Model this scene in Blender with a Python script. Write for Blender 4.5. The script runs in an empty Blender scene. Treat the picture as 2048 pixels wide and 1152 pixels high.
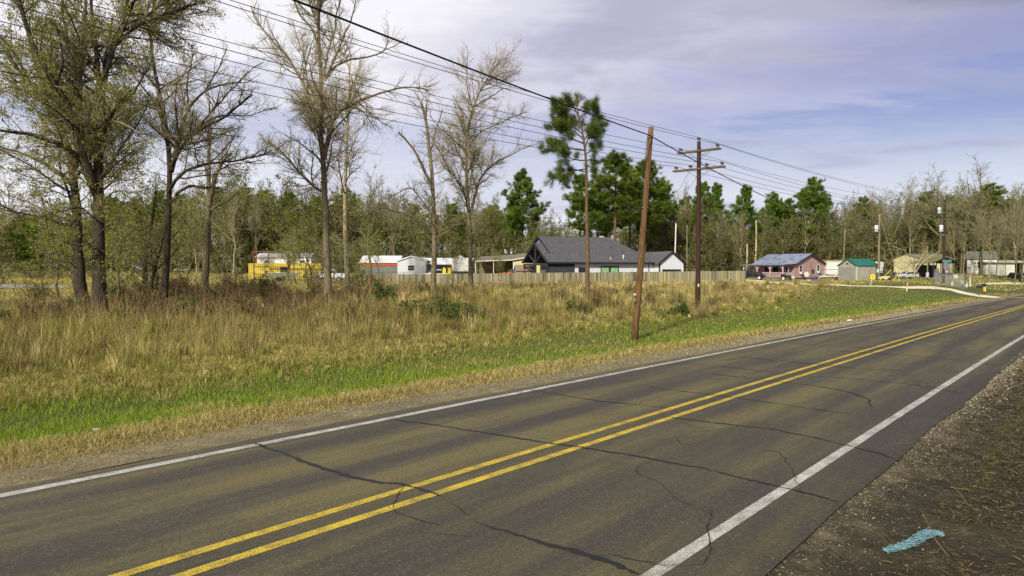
import bpy, math, random
import numpy as np
from mathutils import Vector
# ---------------------------------------------------------------- camera, sky, sun, exposure
SC = bpy.context.scene
COL = SC.collection
F, HZ, H = 1384.0, 535.0, 2.75
PITCH = math.atan((576 - HZ) / F)
cam_d = bpy.data.cameras.new("camera")
cam_d.sensor_width = 36.0
cam_d.lens = F / 2048 * 36.0
cam_d.clip_start, cam_d.clip_end = 0.05, 6000
cam = bpy.data.objects.new("camera", cam_d)
COL.objects.link(cam)
cam.location = (0, 0, H)
cam.rotation_euler = (math.pi / 2 - PITCH, 0, 0)
SC.camera = cam

SUN = Vector((-0.36, -0.80, 0.62)).normalized()
sun_el, sun_rot = math.asin(SUN.z), math.atan2(SUN.x, SUN.y)
W = bpy.data.worlds.new("World")
SC.world = W
W.use_nodes = True
nt = W.node_tree
nt.nodes.clear()
def wn(t, **k):
    n = nt.nodes.new(t)
    for a, b in k.items():
        if a.startswith("i_"):
            n.inputs[int(a[2:])].default_value = b
        else:
            setattr(n, a, b)
    return n
L = nt.links.new
def wmath(op, a, b=None, clamp=False):
    n = wn("ShaderNodeMath", operation=op, use_clamp=clamp)
    for i, x in enumerate((a, b)):
        if x is None: continue
        if isinstance(x, (int, float)): n.inputs[i].default_value = x
        else: L(x, n.inputs[i])
    return n.outputs[0]
def wramp(x, stops, interp="EASE"):
    n = wn("ShaderNodeValToRGB")
    n.color_ramp.interpolation = interp
    while len(n.color_ramp.elements) < len(stops): n.color_ramp.elements.new(0.5)
    for e, (p, c) in zip(n.color_ramp.elements, stops):
        e.position = p
        e.color = (*c, 1) if not isinstance(c, (int, float)) else (c, c, c, 1)
    L(x, n.inputs[0])
    return n.outputs[0]
def wmix(f, a, b):
    n = wn("ShaderNodeMix", data_type="RGBA")
    L(f, n.inputs[0])
    for i, x in ((6, a), (7, b)):
        if isinstance(x, tuple): n.inputs[i].default_value = (*x, 1)
        else: L(x, n.inputs[i])
    return n.outputs[2]
sky = wn("ShaderNodeTexSky", sky_type="NISHITA", sun_disc=False)
sky.sun_elevation, sky.sun_rotation = sun_el, sun_rot
sky.air_density, sky.dust_density, sky.ozone_density = 1.0, 0.6, 3.0
tc = wn("ShaderNodeTexCoord")
sep = wn("ShaderNodeSeparateXYZ")
L(tc.outputs["Generated"], sep.inputs[0])
dz = wmath("MAXIMUM", sep.outputs[2], 0.0)
den = wmath("ADD", dz, 0.10)
comb = wn("ShaderNodeCombineXYZ")
L(wmath("DIVIDE", sep.outputs[0], den), comb.inputs[0])
L(wmath("DIVIDE", sep.outputs[1], den), comb.inputs[1])
def wnoise(scale, detail, rough, loc, rot=0.0, st=(1, 1, 1), dist=0.0):
    m = wn("ShaderNodeMapping")
    m.inputs[1].default_value = loc
    m.inputs[2].default_value = (0, 0, rot)
    m.inputs[3].default_value = st
    L(comb.outputs[0], m.inputs[0])
    n = wn("ShaderNodeTexNoise")
    n.inputs["Scale"].default_value = scale
    n.inputs["Detail"].default_value = detail
    n.inputs["Roughness"].default_value = rough
    n.inputs["Distortion"].default_value = dist
    L(m.outputs[0], n.inputs["Vector"])
    return n.outputs[0]
n_big = wnoise(0.55, 6, 0.52, (3.1, 7.4, 0), 0.5, (1, 1.35, 1), 0.3)
n_fine = wnoise(1.9, 7, 0.6, (1.2, 0.3, 0), 0.9, (1, 2.2, 1), 0.5)
cov = wmath("ADD", wmath("MULTIPLY", n_big, 0.60), wmath("MULTIPLY", n_fine, 0.40))
# cloud cover is thick high up and again near the horizon, with a clearer belt between
belt = wmath("ADD", wramp(dz, [(0.0, 0.24), (0.065, 0.12), (0.115, -0.06), (0.175, -0.085), (0.235, 0.10), (0.33, 0.25)]), wmath("MULTIPLY", sep.outputs[0], -0.11))
mask = wramp(wmath("ADD", cov, belt), [(0.34, 0.22), (0.50, 0.55), (0.68, 1.0)])
# clouds towards +x are thicker and greyer
grey = wmath("ADD", wmath("MULTIPLY", n_big, 0.75), wmath("ADD", wmath("MULTIPLY", wmath("MULTIPLY", sep.outputs[0], dz), 1.75), wmath("MULTIPLY", n_fine, 0.18)))
cl = wramp(grey, [(0.38, (9.0, 8.9, 9.4)), (0.52, (7.0, 6.9, 8.0)), (0.64, (4.6, 4.6, 6.0)), (0.84, (2.0, 2.15, 3.3))])
blue = wmix(wramp(dz, [(0.0, 0.0), (0.25, 0.85)], "LINEAR"), sky.outputs[0], (1.6, 2.05, 5.4))
hor = wramp(dz, [(0.0, 0.92), (0.10, 0.55), (0.2, 0.0)])
skyc = wmix(hor, blue, (7.9, 8.0, 8.6))
final = wmix(mask, skyc, cl)
bg = wn("ShaderNodeBackground")
bg.inputs[1].default_value = 0.105
L(final, bg.inputs[0])
wo = wn("ShaderNodeOutputWorld")
L(bg.outputs[0], wo.inputs[0])

sl = bpy.data.lights.new("sun", "SUN")
sl.energy, sl.angle, sl.color = 5.0, math.radians(3.0), (1.0, 0.955, 0.80)
so = bpy.data.objects.new("sun", sl)
COL.objects.link(so)
so.rotation_euler = SUN.to_track_quat("Z", "Y").to_euler()
SC.view_settings.view_transform = "Standard"
SC.view_settings.look = "None"
SC.view_settings.exposure = 0.0
SC.view_settings.gamma = 1.0
SC.view_settings.use_curve_mapping = False

# ---------------------------------------------------------------- geometry of the place
TH = math.radians(40.875)
CS, SN = math.cos(TH), math.sin(TH)
SL = 0.0071                                     # the road falls gently away
def curve(v): return 0.00018 * np.clip(v, 0, 150) ** 2
def to_uv(x, y):
    v = x * SN + y * CS
    return -(x * CS - y * SN) - 10.1 + curve(v), v
def to_xy(u, v):
    off = -u - 10.1 + curve(v)
    return off * CS + v * SN, -off * SN + v * CS
def sm(a, b, x):
    t = np.clip((np.asarray(x, float) - a) / (b - a), 0, 1)
    return t * t * (3 - 2 * t)
def zroad(v): return -SL * np.clip(v, -120, 150)
def lump(x, y, s, k=0.0):
    return (np.sin(x / s + 1.3 + k) * np.cos(y / s * 1.1 + 0.7 - k) + 0.6 * np.sin(x / s * 2.3 - y / s * 1.7 + 2.1 * k) + 0.4 * np.cos(x / s * 3.9 + y / s * 4.3 + k)) / 2
def pond_d(x, y): return np.sqrt(((x + 100) / 38) ** 2 + ((y - 99) / 13) ** 2)
def terr(x, y):
    x, y = np.asarray(x, float), np.asarray(y, float)
    u, v = to_uv(x, y)
    z = zroad(v) * (1 - sm(1, 14, u) * sm(50, 90, v) - sm(3, 40, u) * (1 - sm(50, 90, v)))
    z = z - 0.30 * np.exp(-((u - 6) / 2.6) ** 2) * sm(1.2, 4, u)
    z = z + (0.40 * sm(8, 45, u) + 0.012 * np.clip(u - 60, 0, 200)) * sm(20, 55, v)
    z = z + 0.85 * sm(55, 110, v) * sm(0.8, 8, u) * (1 - 0.65 * sm(15, 32, u))
    z = z + 0.9 * sm(122, 200, np.hypot(x, y)) * sm(1.5, 12, np.abs(u + 3.3) - 4.7)
    z = z - 0.75 * sm(1.15, 0.55, pond_d(x, y))
    z = z + 0.05 * lump(x, y, 2.3) * sm(2, 9, u)
    z = z - 0.07 * sm(-0.2, 0.5, u) - 0.025 - 0.05 * sm(-7.7, -8.6, u) + 0.05 * lump(x, y, 0.9, 1) * sm(-8, -9.5, u)
    return z
def ray(px, py):
    q = (576 - py) / F
    return (px - 1024) / F, math.cos(PITCH) + math.sin(PITCH) * q, -math.sin(PITCH) + math.cos(PITCH) * q
def at(px, py, Y):
    a, b, c = ray(px, py)
    return Vector((a / b * Y, Y, H + c / b * Y))
def hit(px, py):
    a, b, c = ray(px, py)
    Y = np.exp(np.linspace(math.log(3), math.log(400), 4000))
    d = H + c / b * Y - terr(a / b * Y, Y)
    i = int(np.argmax(d < 0)) or len(Y) - 1
    t = Y[i]
    return Vector((a / b * t, t, float(terr(a / b * t, t))))
def gnd(px, Y, dz=0.0):
    x = (px - 1024) / F * Y
    return Vector((x, Y, float(terr(x, Y)) + dz))

# ---------------------------------------------------------------- materials
def C(r, g, b): return tuple(((q / 255 + 0.055) / 1.055) ** 2.4 if q > 10 else q / 255 / 12.92 for q in (r, g, b))
MATS = {}
class NT:
    def __init__(s, name):
        s.m = bpy.data.materials.new(name)
        s.m.use_nodes = True
        s.t = s.m.node_tree
        s.b = s.t.nodes["Principled BSDF"]
        s.b.inputs["Specular IOR Level"].default_value = 0.3
        s.co = s.t.nodes.new("ShaderNodeTexCoord").outputs["Object"]
    def n(s, t, **k):
        n = s.t.nodes.new(t)
        for a, b in k.items(): setattr(n, a, b)
        return n
    def l(s, a, b): s.t.links.new(a, b)
    def mapping(s, sc=(1, 1, 1), co=None, rot=(0, 0, 0), loc=(0, 0, 0)):
        m = s.n("ShaderNodeMapping")
        m.inputs[1].default_value, m.inputs[2].default_value, m.inputs[3].default_value = loc, rot, sc
        s.l(co or s.co, m.inputs[0])
        return m.outputs[0]
    def noise(s, scale, detail=4, rough=0.55, co=None, dist=0):
        n = s.n("ShaderNodeTexNoise")
        n.inputs["Scale"].default_value, n.inputs["Detail"].default_value = scale, detail
        n.inputs["Roughness"].default_value, n.inputs["Distortion"].default_value = rough, dist
        s.l(co or s.co, n.inputs["Vector"])
        return n.outputs[0]
    def ramp(s, x, stops, interp="LINEAR"):
        n = s.n("ShaderNodeValToRGB")
        n.color_ramp.interpolation = interp
        while len(n.color_ramp.elements) < len(stops): n.color_ramp.elements.new(0.5)
        for e, (p, c) in zip(n.color_ramp.elements, stops):
            e.position = p
            e.color = (*c, 1) if not isinstance(c, (int, float)) else (c, c, c, 1)
        s.l(x, n.inputs[0])
        return n.outputs[0]
    def mix(s, f, a, b, mode="MIX"):
        n = s.n("ShaderNodeMix", data_type="RGBA", blend_type=mode)
        for i, x in ((0, f), (6, a), (7, b)):
            if isinstance(x, (int, float)): n.inputs[i].default_value = x
            elif isinstance(x, tuple): n.inputs[i].default_value = (*x[:3], 1)
            else: s.l(x, n.inputs[i])
        return n.outputs[2]
    def math(s, op, a, b=None, clamp=False):
        n = s.n("ShaderNodeMath", operation=op, use_clamp=clamp)
        for i, x in enumerate((a, b)):
            if x is None: continue
            if isinstance(x, (int, float)): n.inputs[i].default_value = x
            else: s.l(x, n.inputs[i])
        return n.outputs[0]
    def bump(s, x, st=0.3, dist=0.02):
        n = s.n("ShaderNodeBump")
        n.inputs["Strength"].default_value, n.inputs["Distance"].default_value = st, dist
        s.l(x, n.inputs["Height"])
        s.l(n.outputs[0], s.b.inputs["Normal"])
    def col(s, x):
        if isinstance(x, tuple): s.b.inputs["Base Color"].default_value = (*x[:3], 1)
        else: s.l(x, s.b.inputs["Base Color"])
    def rough(s, r):
        if isinstance(r, (int, float)): s.b.inputs["Roughness"].default_value = r
        else: s.l(r, s.b.inputs["Roughness"])
def mat(name, c1, c2=None, scale=3.0, rough=0.8, bump=0.0, sc=(1, 1, 1), metal=0.0, lo=0.35, hi=0.65, bdist=0.02):
    if name in MATS: return MATS[name]
    t = NT(name)
    if c2 is None: c2 = tuple(q * 0.72 for q in c1)
    n = t.noise(scale, 6, 0.62, t.mapping(sc))
    t.col(t.ramp(n, [(lo, c1), (hi, c2)]))
    t.rough(rough)
    t.b.inputs["Metallic"].default_value = metal
    if bump: t.bump(n, bump, bdist)
    MATS[name] = t.m
    return t.m
def leafmat(name, trans=0.35, rough=0.65, objvar=0.0):
    """albedo comes from the per-blade colour attribute; a share of the light passes through"""
    if name in MATS: return MATS[name]
    t = NT(name)
    a = t.n("ShaderNodeAttribute", attribute_name="Col")
    c = a.outputs["Color"]
    if objvar:
        oi = t.n("ShaderNodeObjectInfo")
        hs = t.n("ShaderNodeHueSaturation")
        t.l(t.math("ADD", t.math("MULTIPLY", oi.outputs["Random"], objvar * 0.12), 0.5 - objvar * 0.06), hs.inputs["Hue"])
        t.l(t.math("ADD", t.math("MULTIPLY", oi.outputs["Random"], objvar), 1 - objvar * 0.5), hs.inputs["Value"])
        t.l(c, hs.inputs["Color"])
        c = hs.outputs[0]
    t.col(c)
    t.rough(rough)
    t.b.inputs["Specular IOR Level"].default_value = 0.2
    tr = t.n("ShaderNodeBsdfTranslucent")
    t.l(c, tr.inputs[0])
    mx = t.n("ShaderNodeMixShader")
    mx.inputs[0].default_value = trans
    t.l(t.b.outputs[0], mx.inputs[1])
    t.l(tr.outputs[0], mx.inputs[2])
    t.l(mx.outputs[0], t.t.nodes["Material Output"].inputs[0])
    MATS[name] = t.m
    return t.m

# ---------------------------------------------------------------- mesh helpers
def tag(o, label=None, cat=None, group=None, kind=None):
    for k, x in (("label", label), ("category", cat), ("group", group), ("kind", kind)):
        if x: o[k] = x
    return o
def empty(name, loc, rz=0.0):
    o = bpy.data.objects.new(name, None)
    o.empty_display_size = 0.2
    COL.objects.link(o)
    o.location = loc
    o.rotation_euler = (0, 0, rz)
    return o
def thing(name, label, cat, loc, rz=0.0, group=None):
    return tag(empty(name, loc, rz), label, cat, group)
def mesh_np(name, V, Q=None, T=None, m=None, parent=None, col=None, smooth=False):
    V = np.ascontiguousarray(V, dtype=np.float32)
    nq = 0 if Q is None else len(Q)
    ntr = 0 if T is None else len(T)
    me = bpy.data.meshes.new(name)
    me.vertices.add(len(V))
    me.vertices.foreach_set("co", V.ravel())
    idx = np.concatenate([np.asarray(Q, np.int32).ravel() if nq else np.zeros(0, np.int32), np.asarray(T, np.int32).ravel() if ntr else np.zeros(0, np.int32)])
    me.loops.add(len(idx))
    me.loops.foreach_set("vertex_index", idx)
    me.polygons.add(nq + ntr)
    st = np.concatenate([np.arange(nq) * 4, nq * 4 + np.arange(ntr) * 3]).astype(np.int32)
    me.polygons.foreach_set("loop_start", st)
    me.polygons.foreach_set("use_smooth", np.full(nq + ntr, smooth))
    me.update(calc_edges=True)
    if col is not None:
        a = me.color_attributes.new("Col", "FLOAT_COLOR", "POINT")
        cc = np.ones((len(V), 4), np.float32)
        cc[:, :3] = col
        a.data.foreach_set("color", cc.ravel())
    if m: me.materials.append(m)
    o = bpy.data.objects.new(name, me)
    COL.objects.link(o)
    if parent: o.parent = parent
    return o
class MB:
    def __init__(s): s.v, s.f = [], []
    def add(s, vs, fs):
        k = len(s.v)
        s.v += [tuple(x) for x in vs]
        s.f += [tuple(k + i for i in f) for f in fs]
        return s
    def poly(s, *p): return s.add(p, [tuple(range(len(p)))])
    def box(s, x0, x1, y0, y1, z0, z1):
        return s.add([(x, y, z) for z in (z0, z1) for y in (y0, y1) for x in (x0, x1)],
                     [(0, 2, 3, 1), (4, 5, 7, 6), (0, 1, 5, 4), (2, 6, 7, 3), (0, 4, 6, 2), (1, 3, 7, 5)])
    def beam(s, p, q, w=0.1, h=None):
        p, q = Vector(p), Vector(q)
        h = h or w
        d = (q - p).normalized()
        a = d.cross(Vector((0, 0, 1)))
        a = a.normalized() if a.length > 1e-3 else Vector((1, 0, 0))
        b = a.cross(d)
        vs = [c + a * i * w / 2 + b * j * h / 2 for c in (p, q) for i, j in ((-1, -1), (1, -1), (1, 1), (-1, 1))]
        return s.add(vs, [(3, 2, 1, 0), (4, 5, 6, 7), (0, 1, 5, 4), (1, 2, 6, 5), (2, 3, 7, 6), (3, 0, 4, 7)])
    def tube(s, pts, r, n=8, cap=True):
        pts = [Vector(p) for p in pts]
        rs = r if isinstance(r, (list, tuple)) else [r] * len(pts)
        vs, fs = [], []
        for i, p in enumerate(pts):
            d = (pts[min(i + 1, len(pts) - 1)] - pts[max(i - 1, 0)]).normalized()
            a = d.cross(Vector((0, 0, 1)))
            if a.length < 0.05: a = d.cross(Vector((0, 1, 0)))
            a.normalize()
            b = d.cross(a)
            vs += [p + (a * math.cos(k * 2 * math.pi / n) + b * math.sin(k * 2 * math.pi / n)) * rs[i] for k in range(n)]
        for i in range(len(pts) - 1):
            fs += [(i * n + k, i * n + (k + 1) % n, (i + 1) * n + (k + 1) % n, (i + 1) * n + k) for k in range(n)]
        if cap: fs += [tuple(range(n))[::-1], tuple((len(pts) - 1) * n + k for k in range(n))]
        return s.add(vs, fs)
    def prism(s, prof, a0, a1, axis="x"):
        n = len(prof)
        f = {"x": lambda a, p: (a, p[0], p[1]), "y": lambda a, p: (p[0], a, p[1]), "z": lambda a, p: (p[0], p[1], a)}[axis]
        vs = [f(a0, p) for p in prof] + [f(a1, p) for p in prof]
        return s.add(vs, [tuple(range(n))[::-1], tuple(range(n, 2 * n))] + [(i, (i + 1) % n, n + (i + 1) % n, n + i) for i in range(n)])
    def ell(s, c, r, n=12, m=7):
        c = Vector(c)
        if isinstance(r, (int, float)): r = (r, r, r)
        vs, fs = [], []
        for j in range(m + 1):
            t = math.pi * j / m
            for k in range(n):
                p = 2 * math.pi * k / n
                vs.append((c.x + r[0] * math.sin(t) * math.cos(p), c.y + r[1] * math.sin(t) * math.sin(p), c.z + r[2] * math.cos(t)))
        for j in range(m):
            fs += [(j * n + k, (j + 1) * n + k, (j + 1) * n + (k + 1) % n, j * n + (k + 1) % n) for k in range(n)]
        return s.add(vs, fs)
    def build(s, name, m, parent=None, smooth=False, bevel=0.0, col=None):
        me = bpy.data.meshes.new(name)
        me.from_pydata(s.v, [], s.f)
        if m: me.materials.append(m)
        import bmesh
        bm = bmesh.new()
        bm.from_mesh(me)
        bmesh.ops.recalc_face_normals(bm, faces=bm.faces)
        bm.to_mesh(me)
        bm.free()
        if smooth: me.polygons.foreach_set("use_smooth", [True] * len(me.polygons))
        if col is not None:
            a = me.color_attributes.new("Col", "FLOAT_COLOR", "POINT")
            a.data.foreach_set("color", np.concatenate([np.asarray(col, np.float32), np.ones((len(col), 1), np.float32)], 1).ravel())
        o = bpy.data.objects.new(name, me)
        COL.objects.link(o)
        if parent: o.parent = parent
        if bevel:
            b = o.modifiers.new("bevel", "BEVEL")
            b.width, b.segments, b.limit_method = bevel, 2, "ANGLE"
            b.angle_limit = math.radians(35)
        return o
def copy_tree(o, parent=None):
    c = o.copy()
    COL.objects.link(c)
    c.parent = parent
    for ch in KIDS.get(o.name, [x for x in COL.objects if x.parent == o] if o.name not in KIDS else []):
        copy_tree(ch, c)
    return c
KIDS = {}
def remember(o):
    for ch in [x for x in COL.objects if x.parent == o]:
        KIDS.setdefault(o.name, []).append(ch)
        remember(ch)
    KIDS.setdefault(o.name, [])
    return o
# ---------------------------------------------------------------- ground, road, markings, water
t = NT("ground_soil")
geo = t.n("ShaderNodeNewGeometry").outputs["Position"]
def dotn(v):
    n = t.n("ShaderNodeVectorMath", operation="DOT_PRODUCT")
    n.inputs[1].default_value = v
    t.l(geo, n.inputs[0])
    return n.outputs["Value"]
vv = dotn((SN, CS, 0))
cv = t.math("MULTIPLY", t.math("POWER", t.math("MAXIMUM", vv, 0.0), 2.0), 0.00018)
uu = t.math("ADD", t.math("SUBTRACT", cv, dotn((CS, -SN, 0))), -10.1)
nz = t.noise(0.35, 5, 0.6, geo)
nz2 = t.noise(2.2, 6, 0.65, geo)
fine = t.noise(28, 5, 0.7, geo)
un = t.math("ADD", uu, t.math("MULTIPLY", t.math("SUBTRACT", t.math("ADD", t.math("MULTIPLY", nz, 0.6), t.math("MULTIPLY", nz2, 0.4)), 0.5), 5.0))
mr = t.math("DIVIDE", t.math("ADD", un, 12.0), 60.0, True)
def us(u): return (u + 12) / 60
zone = t.ramp(mr, [(us(-11), C(66, 58, 36)), (us(-8.4), C(80, 72, 48)), (us(-7.6), C(96, 88, 68)), (us(0.2), C(118, 108, 84)), (us(1.2), C(124, 108, 72)), (us(2.0), C(122, 104, 58)),
                   (us(3.2), C(92, 104, 40)), (us(6.8), C(90, 102, 40)), (us(9), C(106, 98, 50)), (us(30), C(104, 92, 50)), (us(46), C(140, 130, 64))])
zone2 = t.mix(t.ramp(nz2, [(0.35, 0.0), (0.7, 0.6)]), zone, C(78, 64, 40))
dirt = t.math("GREATER_THAN", -7.4, uu)
pn, pn2 = t.noise(1.3, 6, 0.7, geo), t.noise(4.5, 5, 0.7, geo)
edge = t.ramp(t.math("DIVIDE", t.math("SUBTRACT", -7.6, uu), 4.0, True), [(0.0, 0.16), (0.25, 0.05), (1.0, -0.0)])
shaded_dirt = t.ramp(t.math("ADD", t.math("ADD", t.math("MULTIPLY", pn, 0.6), t.math("MULTIPLY", pn2, 0.4)), edge), [(0.45, C(32, 26, 17)), (0.54, C(50, 42, 27)), (0.63, C(72, 63, 42)), (0.74, C(124, 112, 86))])  # patchy roadside dirt; the shade over it is put into these dark colours
zone2 = t.mix(dirt, zone2, shaded_dirt)
t.col(t.mix(t.ramp(fine, [(0.3, 0.65), (0.75, 0.0)]), zone2, (0.035, 0.028, 0.016)))
t.rough(0.95)
t.bump(t.math("ADD", fine, nz2), 0.7, 0.05)
GROUND = t.m
us_ = np.unique(np.concatenate([np.linspace(-900, -60, 15), np.linspace(-60, -16, 23), np.arange(-16, -7, 0.22), [-7.0, -3.4, -0.4], np.arange(-0.2, 14, 0.4), np.arange(14, 60, 1.2), np.arange(60, 190, 4), np.linspace(190, 1800, 24)]))
vs_ = np.unique(np.concatenate([np.linspace(-900, -60, 14), np.arange(-60, -4, 4), np.arange(-4, 24, 0.35), np.arange(24, 70, 0.9), np.arange(70, 180, 2.5), np.linspace(180, 2200, 30)]))
UU, VV = np.meshgrid(us_, vs_)
X, Y = to_xy(UU, VV)
Z = terr(X, Y)
onroad = (UU > -7.45) & (UU < 0.1)
Z = np.where(onroad, zroad(VV) - 0.06, Z)
nu, nv = len(us_), len(vs_)
ii = (np.arange(nv - 1)[:, None] * nu + np.arange(nu - 1)[None]).ravel()
tag(mesh_np("ground", np.stack([X, Y, Z], -1).reshape(-1, 3), np.stack([ii, ii + 1, ii + nu + 1, ii + nu], 1), None, GROUND, smooth=True), kind="structure")

def strip(name, u0, u1, v0, v1, dz, m, n=240, wob=0.0, seed=0, kind="structure", nc=1):
    rg = np.random.default_rng(seed)
    v = np.linspace(v0, v1, n)
    wl = np.convolve(rg.normal(0, 1, n + 8), np.ones(5) / 5, "same")[4:-4] * wob
    wr = np.convolve(rg.normal(0, 1, n + 8), np.ones(5) / 5, "same")[4:-4] * wob
    cols = []
    for k in range(nc + 1):
        f = k / nc
        u = (u0 + wl) * (1 - f) + (u1 + wr) * f
        x, y = to_xy(u, v)
        z = zroad(v) + dz if dz is not None else terr(x, y) + 0.012
        cols.append(np.stack([x, y, z + 0 * x], -1))
    V = np.stack(cols, 1).reshape(-1, 3)
    w = nc + 1
    Q = [(i * w + k, i * w + k + 1, (i + 1) * w + k + 1, (i + 1) * w + k) for i in range(n - 1) for k in range(nc)]
    return tag(mesh_np(name, V, Q, None, m), kind=kind)
# asphalt: wheel tracks and olive patches, a tone-mapping tint painted in, run along the road
t = NT("asphalt")
geo = t.n("ShaderNodeNewGeometry").outputs["Position"]
rot = t.mapping((1, 1, 1), geo, (0, 0, -(math.pi / 2 - TH)))      # x along the road
long1 = t.noise(1.0, 5, 0.6, t.mapping((0.045, 1.1, 1), rot))
long2 = t.noise(1.0, 6, 0.65, t.mapping((0.16, 1.0, 1), rot, loc=(4, 9, 0)))
sp = t.noise(70, 3, 0.8, rot)
sp2 = t.noise(150, 3, 0.9, rot)
du = t.n("ShaderNodeSeparateXYZ"); t.l(rot, du.inputs[0])
band = t.math("SINE", t.math("ADD", t.math("MULTIPLY", du.outputs[1], 3.6), t.math("MULTIPLY", long2, 2.5)))
base = t.ramp(t.math("ADD", long1, t.math("MULTIPLY", band, 0.055)), [(0.38, C(60, 55, 48)), (0.48, C(80, 73, 53)), (0.60, C(106, 96, 56))])
base = t.mix(t.ramp(long2, [(0.44, 0.0), (0.62, 0.75)]), base, C(54, 51, 48))
base = t.mix(t.ramp(sp, [(0.36, 0.85), (0.54, 0.0)]), base, C(34, 32, 29))
rag = t.math("ADD", du.outputs[1], t.math("MULTIPLY", t.math("SUBTRACT", t.noise(1.6, 5, 0.65, rot), 0.5), 0.7))
base = t.mix(t.ramp(t.math("SUBTRACT", rag, 2.2, True), [(0.15, 0.85), (0.75, 0.0)]), base, C(44, 41, 36))
sp3 = t.noise(26, 3, 0.75, rot)
base = t.mix(t.ramp(sp3, [(0.36, 0.45), (0.50, 0.0)]), base, C(42, 39, 31))
base = t.mix(t.ramp(sp3, [(0.56, 0.0), (0.70, 0.5)]), base, C(122, 114, 90))
base = t.mix(t.ramp(sp2, [(0.55, 0.0), (0.70, 0.7)]), base, C(140, 132, 108))
t.col(base)
t.rough(t.ramp(long2, [(0.3, 0.72), (0.7, 0.9)]))
t.bump(t.math("ADD", sp, sp2), 0.35, 0.006)
ASPH = t.m
strip("road", -7.75, 0.42, -40, 320, 0.0, ASPH, 700, 0.05, 3, nc=6)
t = NT("shoulder_gravel")
geo = t.n("ShaderNodeNewGeometry").outputs["Position"]
n1, n2, n3 = t.noise(2.2, 6, 0.7, geo), t.noise(60, 4, 0.8, geo), t.noise(0.7, 4, 0.6, geo)
g = t.ramp(n1, [(0.35, C(124, 112, 82)), (0.55, C(154, 140, 102)), (0.7, C(182, 168, 128))])
g = t.mix(t.ramp(n3, [(0.45, 0.0), (0.68, 0.5)]), g, C(96, 86, 62))
t.col(t.mix(t.ramp(n2, [(0.36, 0.75), (0.62, 0.0)]), g, C(58, 52, 40)))
t.rough(0.95)
t.bump(t.math("ADD", n1, n2), 0.7, 0.02)
GRAV = t.m
strip("shoulder", 0.36, 1.35, -40, 320, -0.006, GRAV, 700, 0.16, 7, nc=2)
def paint(name, c, wear):
    t = NT(name)
    geo = t.n("ShaderNodeNewGeometry").outputs["Position"]
    a, b = t.noise(3.0, 6, 0.7, geo), t.noise(80, 4, 0.85, geo)
    w = t.ramp(t.math("ADD", t.math("MULTIPLY", a, 0.25), t.math("MULTIPLY", b, 0.75)), [(0.43, 1.0), (0.54, 0.15), (0.7, 0.0)])
    t.col(t.mix(t.math("MULTIPLY", w, wear), t.ramp(b, [(0.3, tuple(q * 0.85 for q in c)), (0.7, c)]), C(70, 64, 50)))
    t.rough(0.7)
    t.bump(b, 0.3, 0.004)
    return t.m
WHITE, YEL = paint("white_road_paint", C(208, 206, 196), 1.0), paint("yellow_road_paint", C(222, 190, 44), 1.0)
for nm, u0, w, m, sd in (("edge_line", 0.02, 0.17, WHITE, 1), ("edge_line", -7.0, 0.15, WHITE, 2), ("centre_line", -3.42, 0.14, YEL, 3), ("centre_line", -3.84, 0.14, YEL, 4)):
    strip(nm + "_marking", u0 - w / 2, u0 + w / 2, -40, 320 if "centre" in nm or u0 < -5 else 92, 0.004, m, 1400, 0.006, sd)
# crack sealant ribbons, traced on the road surface
t = NT("tar_sealant")
geo = t.n("ShaderNodeNewGeometry").outputs["Position"]
t.col(t.ramp(t.noise(25, 4, 0.7, geo), [(0.3, C(18, 18, 19)), (0.7, C(32, 31, 31))]))
t.rough(0.6)
TAR = t.m
def on_road(px, py):
    a, b, c = ray(px, py)
    k = -H / (c + SL * (a * SN + b * CS))
    return np.array([a * k, b * k])
def ribbon(pts, w, seed):
    rg = np.random.default_rng(seed)
    P = np.array([on_road(*p) for p in pts])
    d = np.r_[0, np.cumsum(np.linalg.norm(np.diff(P, axis=0), axis=1))]
    n = max(8, int(d[-1] / 0.06))
    s = np.linspace(0, d[-1], n)
    Q = np.stack([np.interp(s, d, P[:, k]) for k in (0, 1)], 1)
    j = np.convolve(rg.normal(0, 1, n + 12), np.ones(7) / 7, "same")[6:-6] + .35 * rg.normal(0, 1, n)
    tg = np.gradient(Q, axis=0)
    tg /= np.linalg.norm(tg, axis=1, keepdims=True) + 1e-9
    nr = np.stack([-tg[:, 1], tg[:, 0]], 1)
    Q = Q + nr * (j * 0.03)[:, None]
    ww = w * np.clip(0.75 + 0.45 * np.convolve(rg.normal(0, 1, n + 20), np.ones(11) / 6, "same")[10:-10] + .22 * rg.normal(0, 1, n), 0.3, 1.7) * np.clip(np.minimum(s, d[-1] - s) / 0.25, 0.15, 1)
    A, B = Q + nr * ww[:, None] / 2, Q - nr * ww[:, None] / 2
    V = np.stack([A, B], 1).reshape(-1, 2)
    z = zroad(V[:, 0] * SN + V[:, 1] * CS) + 0.008
    i = np.arange(n - 1) * 2
    tag(mesh_np("crack_sealant", np.c_[V, z], np.stack([i, i + 1, i + 3, i + 2], 1), None, TAR), kind="structure")
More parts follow.
